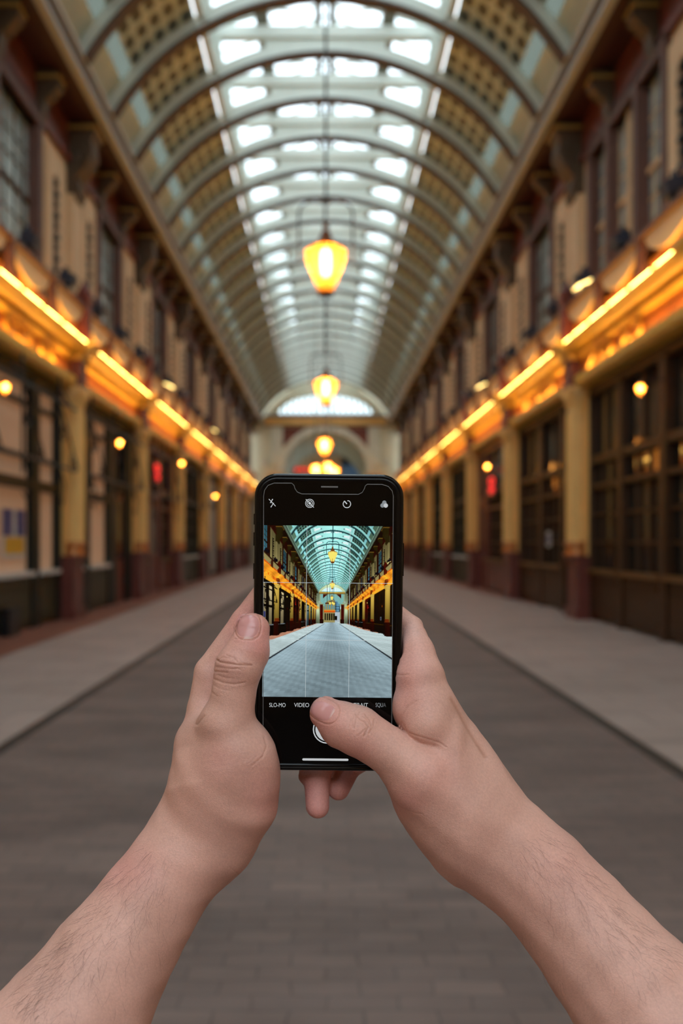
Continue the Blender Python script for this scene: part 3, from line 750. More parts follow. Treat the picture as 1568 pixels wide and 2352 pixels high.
# mouldings, inscription band, archivolt, impost pilasters
t = MB(); n = 24
t.strip([(2.88*math.cos(a), 6.45+2.75*math.sin(a)) for a in np.linspace(0, PI, n)], [(3.28*math.cos(a), 6.45+3.12*math.sin(a)) for a in np.linspace(0, PI, n)], YG-.16, YG)
for s in (-1, 1): t.box(s*2.95, s*3.75, YG-.14, YG, 6.9, 9.55); t.box(s*2.8, s*3.9, YG-.2, YG, 6.3, 6.5)
o = t.build('trim_11', RIBC); struct(o, 'pale arch moulding on the far gable')
t = MB(); t.box(-4.2, 4.2, YG-.12, YG, 9.62, 10.10); o = t.build('trim_12', YELLOW); struct(o, 'ochre inscription band over the far arch')
t = MB(); t.box(-4.3, 4.3, YG-.2, YG, 10.10, 10.24); t.box(-4.3, 4.3, YG-.2, YG, 9.52, 9.62); o = t.build('trim_13', DKRED); struct(o, 'dark red mouldings over the far arch')
t = MB()
for s in (-1, 1): t.prism([(s*3.0, 8.0), (s*2.95, 9.45), (s*1.4, 9.45)], YG-.05, YG)
o = t.build('trim_14', MAROON); struct(o, 'dark red spandrels beside the far arch')
for s in (-1, 1):
    c = empty('arch_pier'); MB().box(s*2.9, s*3.9, YG-.3, YG-.02, 1.3, 6.3).build('shaft', MAROON, c); MB().box(s*2.8, s*4.0, YG-.36, YG-.02, 0.02, 1.3).build('pedestal', DKRED, c)
    MB().box(s*2.8, s*4.0, YG-.36, YG-.02, 6.1, 6.35).build('capital', CREAM, c)
    tag(c, 'maroon pier carrying the far arch, on the %s' % side_name(s), 'pier', 'piers of the far arch')
    c = empty('globe_lamp'); t = MB(); t.lathe([(.02,-.22),(.17,-.12),(.22,0),(.17,.14),(.02,.22)], 0, 0, 0, 12); t.build('globe', WHITEP, c, True); t = MB(); t.box(-.04, .04, 0, .5, -.04, .04); t.build('arm', IRON, c)
    c.location = (s*4.15, YG-.5, 6.9); tag(c, 'white globe beside the far arch, on the %s' % side_name(s), 'lamp')
# beyond the arch: a lower vaulted passage that bends, closed on the left by shops and open to daylight on the right
VZ, VR = 6.45, 3.3
t = MB(); t.strip([(VR*math.cos(a), VZ+VR*.9*math.sin(a)) for a in np.linspace(0, PI, 20)], [((VR+.1)*math.cos(a), VZ+(VR*.9+.1)*math.sin(a)) for a in np.linspace(0, PI, 20)], YG+.6, 88)
o = t.build('ceiling_passage', RIBC); struct(o, 'dim vault of the passage beyond the far arch')
rb = empty('passage_rib'); MB().strip([((VR-.22)*math.cos(a), VZ+(VR*.9-.22)*math.sin(a)) for a in np.linspace(0, PI, 20)], [((VR-.02)*math.cos(a), VZ+(VR*.9-.02)*math.sin(a)) for a in np.linspace(0, PI, 20)], -.1, .1).build('web', RIBC, rb)
for i in range(7):
    c = rb if i == 0 else copy_tree(rb); c.location = (0, YG+2+2.4*i, 0); tag(c, 'pale rib of the vault beyond the far arch, %s' % ORD[i], 'roof rib', 'ribs of the far passage')
for s in (-1, 1):
    o = MB().box(s*3.3, s*3.9, YG+.6, 88, 0, VZ if s < 0 else 5.3).build('wall_%s_passage' % side_name(s), CREAM); struct(o)
bd = empty('street_building')
MB().box(-6, 1.3, 88, 89, 0, 10).build('wall', CREAM, bd); MB().box(-3.3, 1.35, 87.6, 88, 4.2, 4.9).build('fascia', SIGN, bd)
MB().box(-3.3, 1.4, 87.5, 88, 4.9, 5.1).build('cornice', GOLD, bd)
for i in range(5): MB().box(-3+.9*i, -2.5+.9*i, 87.9, 88, 1, 3.8).build('window', DARKGLASS, bd)
for i in range(5): MB().box(-3+.9*i, -2.6+.9*i, 87.9, 88, 5.6, 7.6).build('window', SKYGLASS, bd)
tag(bd, 'cream and ochre shop building closing the far passage', 'building')
bd = empty('street_building'); MB().box(-2, 9, 104, 106, 0, 5.6).build('wall', WHITEP, bd); MB().box(1.5, 2.6, 103.9, 104, 1, 3).build('window', DARKGLASS, bd)
tag(bd, 'pale building out in daylight beyond the passage', 'building')
t = MB(); t.box(1.3, 3.3, 88, 88.1, 4.4, 4.6)
for i in range(7): t.box(1.3+.32*i, 1.36+.32*i, 88, 88.1, 4.6, 8.6)
for z in (5.6, 6.6, 7.6): t.box(1.3, 3.3, 88, 88.1, z, z+.05)
o = t.build('window_%d' % wn, IRON); wn += 1; struct(o, 'blue glazed screen over the passage exit')
MB().box(1.3, 3.4, 88.12, 88.14, 4.5, 10.4).build('pane', FROSTB, o)
MB().box(1.3, 5.0, 88.2, 88.5, 8.4, 10.4).build('lintel', CREAM, o)
o = MB().box(-12, 12, 96, 130, -.3, 0).build('floor_street', FLAGS); struct(o)
# festoon of red signs far down
neon_far = empty('neon_sign'); t = MB()
for i in range(3): t.tube([(-1.9+.34*i+.11*math.cos(a), 66.26, 6.35+.09*math.sin(a)) for a in np.linspace(0, 2*PI, 13)[:-1]], .03, 6, closed=True)
t.build('neon_tube', NEON, neon_far); t = MB(); t.box(-2.15, -.95, 66.36, 66.42, 6.2, 6.5); t.tube([(-1.5, 66.40, 6.5), (-1.5, 66.40, 12.79)], .01, 5); t.build('backing', IRON, neon_far)
tag(neon_far, 'red neon letters hanging at the far end above the phone', 'sign')
# ------------------------------------------------------------------ what the phone's own camera sees (shown on its screen)
def viewfinder(nx, nz, x0, x1, y0, y1, ss=2):
    bpy.context.view_layer.update()
    from mathutils.bvhtree import BVHTree
    VV = []; FF = []; MM = []; mats = []; cache = {}
    for o_ in S.objects:
        if o_.type != 'MESH': continue
        me_ = o_.data
        if me_.name not in cache:
            a_ = np.empty(len(me_.vertices)*3); me_.vertices.foreach_get('co', a_)
            cache[me_.name] = (a_.reshape(-1, 3), [tuple(p.vertices) for p in me_.polygons], [p.material_index for p in me_.polygons])
        co, fs, mi = cache[me_.name]; M_ = np.array(o_.matrix_world); b = len(VV)
        VV.extend((co@M_[:3, :3].T+M_[:3, 3]).tolist()); FF.extend(tuple(b+i for i in f_) for f_ in fs)
        k0 = len(mats); mats.extend(me_.materials); MM.extend(k0+i for i in mi)
    bvh = BVHTree.FromPolygons(VV, FF)
    img = np.zeros((nz*ss, nx*ss, 3)); org = Vector((0, 0.8, EYE)); rng = np.random.RandomState(3)
    fv = 485.0
    for j in range(nz*ss):
        py = y0+(y1-y0)*(j+.5)/(nz*ss)
        for i in range(nx*ss):
            px = x0+(x1-x0)*(i+.5)/(nx*ss)
            d = Vector(((px-761.0)/fv, 1.0, -(py-1422.0)/fv)); d.normalize()
            loc, nor, fi, _ = bvh.ray_cast(org, d)
            if loc is None: img[j, i] = (.86, .93, .97); continue
            m_ = mats[MM[fi]]
            c = np.array(m_.diffuse_color[:3]); nm = m_.name
            x, y, z = loc
            if nm in ('clear_roof_glass',): c = np.array((.90, .96, .98))
            elif nm in ('amber_lit_tube', 'lit_lamp_mantle', 'amber_lantern_glass', 'lit_floodlight_glass', 'red_neon'): pass
            elif nm in ('road_setts', 'pavement_flagstones', 'terracotta_paving'):
                row = int(y/.11 if nm == 'road_setts' else y/.6)
                v = .97+.035*math.sin(row*12.9898+int(x/.24+row*.5)*78.233)*(1.0 if y < 7 else .35)+.03*math.sin(x*2.1+y*1.3)+rng.uniform(-.02, .02)
                f = min(1.25, .95+.018*y)
                c = c*v*f*(1-.16*math.exp(-(x/1.0)**2) if nm == 'road_setts' else 1)
                c = c*(.97+.05*abs(math.sin(x*5.1+math.sin(y*3.3)*2)))*np.array((.97, 1.0, 1.03))
            else:
                if nm == 'pierced_vault_panel':
                    u = ((y-RIB0)/RSP*4) % 1-.5; t = (abs(math.atan2(x, z-RZC))-TL)/((TS-TL)*10/16)*5 % 1-.5
                    if abs(u) < .3 and abs(t) < .3 and y < 34: c = c*.28
                f = .80+.35*max(0, -nor.y)*.4+.2*max(0, -nor.z if z > 8 else nor.z)
                if abs(x) > 4.1 and z < 9.8:
                    w = math.exp(-((z-5.1)/.36)**2)
                    c = c*(1-.6*w)+np.array((1.0, .64, .20))*w*.58*(.5+.8*c.mean())*(.9+.2*math.sin(y*2.7)); f *= .72+.55*math.exp(-((z-4.4)/2.6)**2)
                    if z < 4: f *= .80+.05*z
                if z > 9.9: f *= 1.0+.22*math.exp(-(x/2.2)**2)+min(.2, y*.004)
                c = c*f
            h = math.sin(x*37+z*91)*.02
            img[j, i] = np.clip(c*(1.02+h), 0, 1)
    img = img.reshape(nz, ss, nx, ss, 3).mean((1, 3))
    # the phone's punchy contrast, display values
    img = np.clip((img-.5)*1.18+.50, 0, 1)
    return np.where(img <= .04045, img/12.92, ((img+.055)/1.055)**2.4)

# ------------------------------------------------------------------ smartphone in a black case
PH_D = 0.4915
PU = PH_D/FPX                      # metres per photo pixel on the front face
PTH = 0.0095
PC = (753.0, 1430.0)
phone = empty('smartphone')
phone.location = ((PC[0]-747)*PU, PH_D+.0055, EYE-(PC[1]-1246)*PU)
phone.rotation_euler = (0, PTH, 0)
def lp(px, py):
    x = (px-PC[0]); z = -(py-PC[1])
    return ((x*math.cos(PTH)-z*math.sin(PTH))*PU, (x*math.sin(PTH)+z*math.cos(PTH))*PU)
def rr(hw, hh, r, n=10):
    P_ = []
    for cx, cz, a0 in ((hw-r, hh-r, 0), (-(hw-r), hh-r, PI/2), (-(hw-r), -(hh-r), PI), (hw-r, -(hh-r), 1.5*PI)):
        for i in range(n+1):
            a = a0+PI/2*i/n; P_.append((cx+r*math.cos(a), cz+r*math.sin(a)))
    return P_
HW, HH, CR = 171.5*PU, 342*PU, 52*PU
CASE = mat('black_rubber_case', (.0022, .0022, .0026), .2, disp=(.03,.03,.03), spec=.28)
GLASSB = mat('black_screen_glass', (.0012, .0012, .0014), .06, disp=(.02,.02,.02), spec=.22)
LINE = mat('grey_screen_edge', (.05, .05, .052), .3, disp=(.3,.3,.3), emit=(.12,.12,.12), estr=.45)
UIW = mat('white_screen_marks', (.02,.02,.02), .4, disp=(1,1,1), emit=(.80,.84,.86), estr=.62)
UIG = mat('grey_screen_marks', (.02,.02,.02), .4, disp=(.7,.7,.7), emit=(.45,.50,.53), estr=.45)
UID = mat('dim_screen_marks', (.02,.02,.02), .4, disp=(.4,.4,.4), emit=(.2,.21,.22), estr=.4)
GRIDM = mat('screen_grid_lines', (.02,.02,.02), .4, disp=(1,1,1), emit=(.62,.72,.74), estr=.75)
def loops(prof, capf=False, capb=False):
    t = MB(); n = None
    for ins, y in prof:
        L_ = rr(HW-ins*PU, HH-ins*PU, max(CR-ins*PU, 4*PU)); n = len(L_); t.v += [(x, y, z) for x, z in L_]
    for k in range(len(prof)-1):
        for i in range(n):
            j = (i+1) % n; t.f.append((k*n+i, k*n+j, (k+1)*n+j, (k+1)*n+i))
    if capf: t.f.append(tuple(range(n)))
    if capb: t.f.append(tuple(range((len(prof)-1)*n, len(prof)*n)))
    return t
loops([(17,-.0046),(15.5,-.0051),(13,-.0054),(10.5,-.0050),(9,-.0050),(6.5,-.0054),(4,-.0053),(1.5,-.0046),(0,-.0034),(0,.0030),(1.5,.0044),(5,.0053),(10,.0055)], False, True).build('case', CASE, phone, True)
scr = loops([(16.6,-.00475),(16.6,-.0030)], True, True).build('screen', GLASSB, phone)
YS = -.00480
def flat_tube(pts, r, name, m_, closed=False, parent=None, flat=.25):
    t = MB(); P_ = [lp(*p) for p in pts]
    t.tube([(x, 0, z) for x, z in P_], r*PU, 6, closed=closed)
    t.v = [(x, YS+y*flat, z) for x, y, z in t.v]
    return t.build(name, m_, parent or scr)
outl = [(603.4,1756.5),(605.0,1139),(607,1126),(615,1114.6),(629,1109.5),(669.7,1109.7),(675,1114.6),(677,1122),(682.4,1130),(692.6,1134.3),(822.8,1135.4),(831.7,1131),(836.8,1122),(838.5,1116),(843,1112.2),
        (877.6,1112.6),(891.6,1117),(900.6,1127.4),(903.2,1139),(898.8,1758)]
flat_tube(outl, .8, 'display_outline', LINE, closed=True)
t = MB(); a = lp(737, 1116); b = lp(776, 1120); t.box(a[0], b[0], YS, YS+.0001, a[1], b[1]); t.build('speaker_slot', LINE, phone)
for (ya, yb, sd) in ((1181,1206,-1),(1224,1255,-1),(1296,1332,-1),(1246,1322,1)):
    t = MB(); za = -(ya-PC[1])*PU; zb = -(yb-PC[1])*PU; t.box(sd*HW*.98, sd*(HW+2.6*PU), -.0016, .0016, za, zb); t.build('side_button', CASE, phone)
# live picture
NX, NZ = 236, 314
pic = viewfinder(NX, NZ, 602, 901, 1208, 1602)
t = MB()
A0, A1 = -149.6, 148.4
for j in range(NZ+1):
    for i in range(NX+1):
        t.v.append(((A0+(A1-A0)*i/NX)*PU, YS, (222.5-394.5*j/NZ)*PU))
for j in range(NZ):
    for i in range(NX):
        q = j*(NX+1)+i; t.f.append((q, q+NX+1, q+NX+2, q+1))
me = bpy.data.meshes.new('live_picture'); me.from_pydata(t.v, [], t.f)
ca = me.color_attributes.new('picture', 'FLOAT_COLOR', 'CORNER')
colr = np.ones((NX*NZ*4, 4), np.float32); colr[:, :3] = np.repeat(pic.reshape(-1, 3), 4, axis=0)
ca.data.foreach_set('color', colr.ravel())
PICM = bpy.data.materials.new('live_screen_picture'); nt, N, L, P = nodes_of(PICM)
at_ = N.new('ShaderNodeAttribute'); at_.attribute_name = 'picture'
P.inputs['Base Color'].default_value = (0,0,0,1); P.inputs['Roughness'].default_value = .15; P.inputs['Specular IOR Level'].default_value = .3
L.new(at_.outputs['Color'], P.inputs['Emission Color']); P.inputs['Emission Strength'].default_value = 0.92
me.materials.append(PICM)
live = bpy.data.objects.new('live_picture', me); COL.objects.link(live); live.parent = scr
live['label'] = 'live view of the same arcade on the phone screen'
YS = -.00486
for k in (1, 2):
    x = (A0+(A1-A0)*k/3); z = 222.5-394.5*k/3
    t = MB(); t.box((x-.45)*PU, (x+.45)*PU, YS, YS+.00003, 222.5*PU, (222.5-394.5)*PU); t.build('grid_line', GRIDM, scr)
    t = MB(); t.box(A0*PU, A1*PU, YS, YS+.00003, (z-.45)*PU, (z+.45)*PU); t.build('grid_line', GRIDM, scr)
def ring(cx, cy, r, a0=0, a1=2*PI, n=24):
    return [(cx+r*math.cos(a0+(a1-a0)*i/n), cy+r*math.sin(a0+(a1-a0)*i/n)) for i in range(n+1 if a1-a0 < 6.2 else n)]
def icon(name, lines):
    t = MB()
    for pts, r, cl in lines:
        P_ = [lp(*p) for p in pts]; t.tube([(x, 0, z) for x, z in P_], r*PU, 6, closed=cl)
    t.v = [(x, YS+y*.25, z) for x, y, z in t.v]
    return t.build(name, UIW, scr)
def disc(name, cx, cy, r, m_, y=0.0):
    t = MB(); n = 28; c = lp(cx, cy)
    t.prism([(c[0]+r*PU*math.cos(2*PI*i/n), c[1]+r*PU*math.sin(2*PI*i/n)) for i in range(n)], YS-y, YS-y+.00003)
    return t.build(name, m_, scr)
icon('flash_icon', [([(617,1146),(632.5,1162.5)], .8, 0), ([(626,1146),(620.5,1155),(628,1155),(621.5,1165)], 1.1, 0)])
icon('live_photo_icon', [(ring(711,1156,9.6), .75, 1), (ring(711,1156,6.2), .75, 1), (ring(711,1156,1.6), 1.5, 1), ([(702,1146.5),(720.5,1165.5)], .8, 0)])
icon('timer_icon', [(ring(796.5,1157.5,8.6,-1.1,4.1), .95, 0), ([(796.5,1157.5),(791.5,1151.5)], 1.3, 0), ([(800.8,1150),(797.5,1150)], .8, 0)])
disc('filter_icon', 882.5, 1154.5, 5, UIG); disc('filter_icon', 878.3, 1160.8, 5, UIG, .00002); disc('filter_icon', 885.8, 1161, 5, UIW, .00004)
def word(txt, x, y, h, m_, w=None, name='mode_label'):
    cu = bpy.data.curves.new(name, 'FONT'); cu.body = txt; cu.size = h/.70*PU; cu.extrude = 0; cu.offset = 0; cu.materials.append(m_)
    cu.align_x = 'LEFT'
    o = bpy.data.objects.new(name, cu); COL.objects.link(o); o.parent = scr
    a = lp(x, y); o.location = (a[0], YS, a[1]); o.rotation_euler = (PI/2, 0, 0)
    bpy.context.view_layer.update(); wd = o.dimensions.x; me = bpy.data.meshes.new_from_object(o.evaluated_get(bpy.context.evaluated_depsgraph_get()))
    q = bpy.data.objects.new(name, me); COL.objects.link(q); q.parent = scr; q.location = o.location; q.rotation_euler = o.rotation_euler
    if w: q.scale = (w*PU/max(1e-6, wd), 1, 1)
    bpy.data.objects.remove(o)
    return q
word('SLO-MO', 617.5, 1624.2, 9.4, UIW, 37.5); word('VIDEO', 675, 1624.2, 9.4, UIW, 34.5)
word('PORTRAIT', 788, 1624.2, 9.4, UIW, 56); word('SQU', 862, 1624.2, 9.4, UIG, 17); word('A', 880.2, 1624.2, 9.4, UID, 6)
disc('shutter_button', 751, 1676, 27, UIW)
icon('shutter_ring', [(ring(751,1676,31.5), 1.4, 1)])
t = MB(); a = lp(747, 1745.5); L_ = rr(53*PU, 2.6*PU, 2.5*PU, 5); t.prism([(a[0]+x, a[1]+z) for x, z in L_], YS, YS+.00003); t.build('home_bar', UIW, scr)
tag(phone, 'black cased smartphone held upright showing the arcade on its camera screen', 'phone')
# ------------------------------------------------------------------ person: two forearms and hands, one continuous skin mesh per arm in one body object
def P3(px, py, d): return ((px-747)/FPX*d, d, EYE-(py-1246)/FPX*d)
class Grp:
    def __init__(self, k): self.k = k; self.p = []
    def chain(self, nodes, k=None):
        pts = [(P3(x, y, d), r*d/FPX) if len(n_) == 4 else (n_[0], n_[1]) for n_ in nodes for (x, y, d, r) in [n_ if len(n_) == 4 else (0, 0, 0, 0)]]
        for i in range(len(pts)-1):
            self.p.append((np.array(pts[i][0]), np.array(pts[i+1][0]), pts[i][1], pts[i+1][1], (k if k is not None else self.k) if i == 0 else .0015))
        return self
def smin(a, b, k):
    h = np.maximum(k-np.abs(a-b), 0)/k
    return np.minimum(a, b)-h*h*k*.25
def cone(p, a, b, ra, rb):
    ab = b-a; q = p-a; t = np.clip(q@ab/(ab@ab+1e-12), 0, 1)
    return np.linalg.norm(q-t[:, None]*ab, axis=1)-(ra+t*(rb-ra))
def grp_sdf(p, g):
    d = np.full(len(p), 1.0); lo_, hi_ = p.min(0), p.max(0); c = (lo_+hi_)/2; R_ = np.linalg.norm(hi_-lo_)/2
    for a, b, ra, rb, k in g.p:
        if R_ < .12 and cone(c[None], a, b, max(ra, rb), max(ra, rb))[0]-R_ > .035: continue
        d = smin(d, cone(p, a, b, ra, rb), k)
    return d
_pc = np.array(phone.location); _ct, _st = math.cos(PTH), math.sin(PTH)
def phone_sdf(p):
    q = p-_pc; x = q[:, 0]*_ct-q[:, 2]*_st; z = q[:, 0]*_st+q[:, 2]*_ct; y = q[:, 1]
    dx = np.abs(x)-(HW+.0002-.010); dz = np.abs(z)-(HH+.0002-.010)
    d2 = np.sqrt(np.maximum(dx, 0)**2+np.maximum(dz, 0)**2)+np.minimum(np.maximum(dx, dz), 0)-.010
    dy = np.abs(y)-.0056
    return np.sqrt(np.maximum(d2, 0)**2+np.maximum(dy, 0)**2)+np.minimum(np.maximum(d2, dy), 0)

# joints as (column, row, distance, radius) seen from the camera, or (point, radius) beyond the frame
T_ = {
'LA': [(480,1750,.503,72),(480,1841,.503,99),(456,1932,.498,116),(400,1994,.490,107),(332,2094,.482,117),(253,2210,.471,139),(160,2356,.457,171),(42,2522,.441,203)],
'LT': [(580,1446,.4828,37),(571,1492,.4810,48),(549,1535,.4792,54),(535,1597,.4795,48),(527,1660,.4800,58),(539,1732,.4815,80),(560,1785,.4835,70)],
'LH': [(565,1774,.4815,70),(555,1848,.4845,74),(531,1925,.489,60)],
'LI': [(566,1432,.5125,37),(487,1547,.5125,41),(475,1630,.5105,43),(467,1702,.508,54),(475,1770,.505,60)],
'RA': [(1028,1808,.500,120),(1088,1894,.495,125),(1153,1951,.490,120),(1236,2016,.484,118),(1322,2115,.476,128),(1389,2198,.467,140),(1463,2288,.457,156),(1560,2440,.444,183)],
'RT': [(749,1639,.4835,37.5),(786,1664,.4808,51),(822,1679,.4790,58),(896,1727,.4785,54),(965,1781,.4790,70),(1035,1830,.486,100)],
'RI': [(945,1438,.5085,30),(955,1500,.4990,42),(964,1560,.4900,54),(974,1627,.4885,66),(1034,1705,.4945,70),(1066,1760,.499,80)],
'RB': [(982,1664,.4800,54),(1010,1690,.484,56)],
}
T_.update({'LA': [(494.6, 1753.2, 0.503, 55.0), (491.4, 1846.6, 0.503, 89.8), (448.9, 1929.4, 0.498, 94.0), (400.1, 1993.5, 0.49, 88.6), (330.0, 2094.6, 0.482, 98.3), (249.4, 2213.7, 0.471, 118.9), (161.5, 2362.5, 0.457, 152.8), (46.5, 2525.8, 0.441, 200.4)],
 'LT': [(580.2, 1446.5, 0.4828, 38.3), (569.6, 1495.0, 0.481, 48.6), (548.2, 1533.6, 0.4792, 53.3), (535.7, 1596.3, 0.4795, 49.4), (525.1, 1662.1, 0.48, 61.4), (546.2, 1731.8, 0.4815, 82.9), (559.0, 1785.5, 0.4835, 69.6)],
 'LH': [(566.4, 1772.1, 0.4815, 72.0), (557.0, 1846.1, 0.4845, 74.1), (528.2, 1917.0, 0.489, 51.9)],
 'LI': [(566.0, 1432.0, 0.5125, 37.0), (487.4, 1546.4, 0.5125, 40.9), (474.7, 1629.9, 0.5105, 44.4), (468.1, 1697.5, 0.508, 51.8), (481.1, 1769.3, 0.505, 53.6)],
 'RA': [(1017.5, 1816.8, 0.5, 106.0), (1084.4, 1897.7, 0.495, 119.4), (1153.3, 1948.6, 0.49, 105.7), (1237.0, 2017.4, 0.484, 104.0), (1321.8, 2114.1, 0.476, 111.6), (1389.7, 2199.4, 0.467, 122.9), (1464.2, 2289.3, 0.457, 139.2), (1560.0, 2440.0, 0.444, 183.0)],
 'RT': [(747.7, 1638.0, 0.4835, 37.2), (786.3, 1664.5, 0.4808, 53.0), (821.5, 1678.8, 0.479, 56.8), (894.4, 1724.9, 0.4785, 53.6), (966.5, 1778.0, 0.479, 74.8), (1032.0, 1831.8, 0.486, 89.4)],
 'RI': [(947.0, 1439.7, 0.5085, 23.4), (953.2, 1500.1, 0.499, 43.9), (965.5, 1559.4, 0.49, 55.8), (974.4, 1624.8, 0.4885, 72.7), (1031.8, 1704.9, 0.4945, 67.5), (1055.7, 1763.9, 0.499, 69.5)],
 'RB': [(982.0, 1664.0, 0.48, 54.0), (1010.0, 1690.0, 0.484, 56.0)]})
def make_groups(T):
    LA = Grp(.010); LA.chain(T['LA']+[((-.190,.385,1.165),.043),((-.215,.33,1.15),.044)]); LA.chain([((-.215,.33,1.15),.044),((-.225,.16,1.22),.047),((-.225,.03,1.29),.052)])
    LA.chain([(478,1706,.497,44),(494,1790,.493,80)])
    LT = Grp(.004); LT.chain(T['LT']); LT.chain(T['LH'], .006)
    LI = Grp(.004); LI.chain([(640,1330,.5115,34)]+T['LI'])
    LF = [Grp(.003).chain([(490,1740,.522,44),(520,1600,.538,36),(600,1520,.535,36),(690,1480,.516,34)]),
          Grp(.003).chain([(490,1790,.534,44),(530,1680,.552,38),(610,1620,.545,36),(690,1590,.517,33)]),
          Grp(.003).chain([(490,1840,.545,44),(530,1760,.562,36),(610,1720,.550,33),(670,1695,.516,29)])]
    RA = Grp(.010); RA.chain(T['RA']+[((.195,.40,1.205),.039),((.235,.35,1.15),.044)]); RA.chain([((.235,.35,1.15),.044),((.24,.17,1.22),.047),((.24,.03,1.29),.052)])
    RT = Grp(.004); RT.chain(T['RT'])
    RI = Grp(.004); RI.chain([(800,1380,.5130,30),(880,1400,.5128,33)]+T['RI']); RI.chain(T['RB'], .003)
    RF = [Grp(.003).chain([(1030,1730,.520,46),(990,1620,.535,40),(900,1560,.535,38),(810,1550,.516,34)]),
          Grp(.003).chain([(1040,1790,.530,46),(950,1700,.552,40),(820,1660,.545,35),(752,1720,.520,31),(727,1790,.5095,29),(729,1852,.5045,27)]),
          Grp(.003).chain([(1050,1840,.538,46),(950,1770,.560,38),(860,1720,.556,33),(800,1760,.530,29),(777,1813,.5150,25)]),
          Grp(.003).chain([(880,1700,.530,20),(822,1757,.5120,18)]), Grp(.003).chain([(720,1700,.53,20),(702,1783,.5145,17)])]
    return (LA, LT, LI, LF), (RA, RT, RI, RF)
(LA, LT, LI, LF), (RA, RT, RI, RF) = make_groups(T_)
def hand_sdf(p, A, T, I, F):
    a = grp_sdf(p, A); t = grp_sdf(p, T); i = grp_sdf(p, I)
    ai = smin(a, i, .014); at2 = smin(a, t, .024)
    for f in F: ai = smin(ai, grp_sdf(p, f), .004)
    if A.p[0][0][0] < 0: kk = .0012+.016*np.clip((1.428-p[:, 2])/.034, 0, 1)
    else: kk = .0012+.014*np.clip((p[:, 0]-.051)/.012, 0, 1)
    d = smin(ai, at2, kk)
    ph = -phone_sdf(p)
    h = np.maximum(.0012-np.abs(d-ph), 0)/.0012
    return np.maximum(d, ph)+h*h*.0012*.25
def chunked(p, *g):
    if len(p) <= 3000 or np.ptp(p, axis=0).max() < .05: return hand_sdf(p, *g)
    o = np.lexsort((p[:, 2]//.02, p[:, 1]//.02, p[:, 0]//.02)); r = np.empty(len(p))
    for c in range(0, len(p), 2500): r[o[c:c+2500]] = hand_sdf(p[o[c:c+2500]], *g)
    return r
def L_sdf(p): return chunked(p, LA, LT, LI, LF)
def R_sdf(p): return chunked(p, RA, RT, RI, RF)
def grad(f, p, e=2e-4):
    g = np.empty_like(p)
    for i in range(3):
        q = np.zeros(3); q[i] = e; g[:, i] = (f(p+q)-f(p-q))/(2*e)
    return g
def project(f, p, it=3):
    for _ in range(it):
        d = f(p); g = grad(f, p); n2 = np.maximum((g*g).sum(1), .2)
        p = p-g*(np.clip(d, -.002, .002)/n2)[:, None]
    return p
def surface_nets(f, lo, hi, h):
    lo = np.array(lo); n = np.ceil((np.array(hi)-lo)/h).astype(int); B = 8
    nb = (n+B-1)//B; n = nb*B
    G = np.stack(np.meshgrid(*[np.arange(k) for k in nb], indexing='ij'), -1).reshape(-1, 3)
    cen = lo+(G*B+(B-1)/2)*h; dc = f(cen)
    D = np.repeat(np.repeat(np.repeat(dc.reshape(nb).astype(np.float32), B, 0), B, 1), B, 2)
    near = G[np.abs(dc) < h*B*.87+.0025]
    off = np.stack(np.meshgrid(*[np.arange(B)]*3, indexing='ij'), -1).reshape(-1, 3)
    for c in range(0, len(near), 4000):
        g = near[c:c+4000]; idx = (g[:, None, :]*B+off[None]).reshape(-1, 3)
        D[idx[:, 0], idx[:, 1], idx[:, 2]] = f(lo+idx*h)
    I = D < 0
    c8 = [I[x:I.shape[0]-1+x, y:I.shape[1]-1+y, z:I.shape[2]-1+z] for x in (0, 1) for y in (0, 1) for z in (0, 1)]
    s = sum(c.astype(np.int8) for c in c8); act = (s > 0) & (s < 8)
    ai = np.argwhere(act); vid = -np.ones(act.shape, np.int32); vid[act] = np.arange(len(ai))
    acc = np.zeros((len(ai), 3)); cnt = np.zeros(len(ai))
    cr = [(x, y, z) for x in (0, 1) for y in (0, 1) for z in (0, 1)]
    for a in cr:
        for ax in range(3):
            if a[ax]: continue
            b = list(a); b[ax] = 1
            da = D[ai[:, 0]+a[0], ai[:, 1]+a[1], ai[:, 2]+a[2]]; db = D[ai[:, 0]+b[0], ai[:, 1]+b[1], ai[:, 2]+b[2]]
            m_ = (da < 0) != (db < 0); t = np.where(m_, da/(da-db+1e-12), 0)
            p = np.array(a, float)[None]+0*acc; p[:, ax] += t
            acc += p*m_[:, None]; cnt += m_
    V = lo+(ai+acc/np.maximum(cnt, 1)[:, None])*h
    F = []
    for ax in range(3):
        sl0 = [slice(None)]*3; sl1 = [slice(None)]*3; sl0[ax] = slice(0, -1); sl1[ax] = slice(1, None)
        e = I[tuple(sl0)] != I[tuple(sl1)]
        E_ = np.argwhere(e); u, w = [(1, 2), (2, 0), (0, 1)][ax]
        ok = (E_[:, u] > 0) & (E_[:, w] > 0) & (E_[:, u] < act.shape[u]) & (E_[:, w] < act.shape[w]) & (E_[:, ax] < act.shape[ax]); E_ = E_[ok]
        q = []
        for du, dw in ((-1, -1), (0, -1), (0, 0), (-1, 0)):
            t = E_.copy(); t[:, u] += du; t[:, w] += dw; q.append(vid[t[:, 0], t[:, 1], t[:, 2]])
        q = np.stack(q, 1); neg = I[E_[:, 0], E_[:, 1], E_[:, 2]]
        q[~neg] = q[~neg][:, ::-1]; F.append(q[(q >= 0).all(1)])
    return V, np.concatenate(F)
def proj_px(V): return np.stack([747+V[:, 0]/V[:, 1]*FPX, 1246-(V[:, 2]-EYE)/V[:, 1]*FPX], 1)
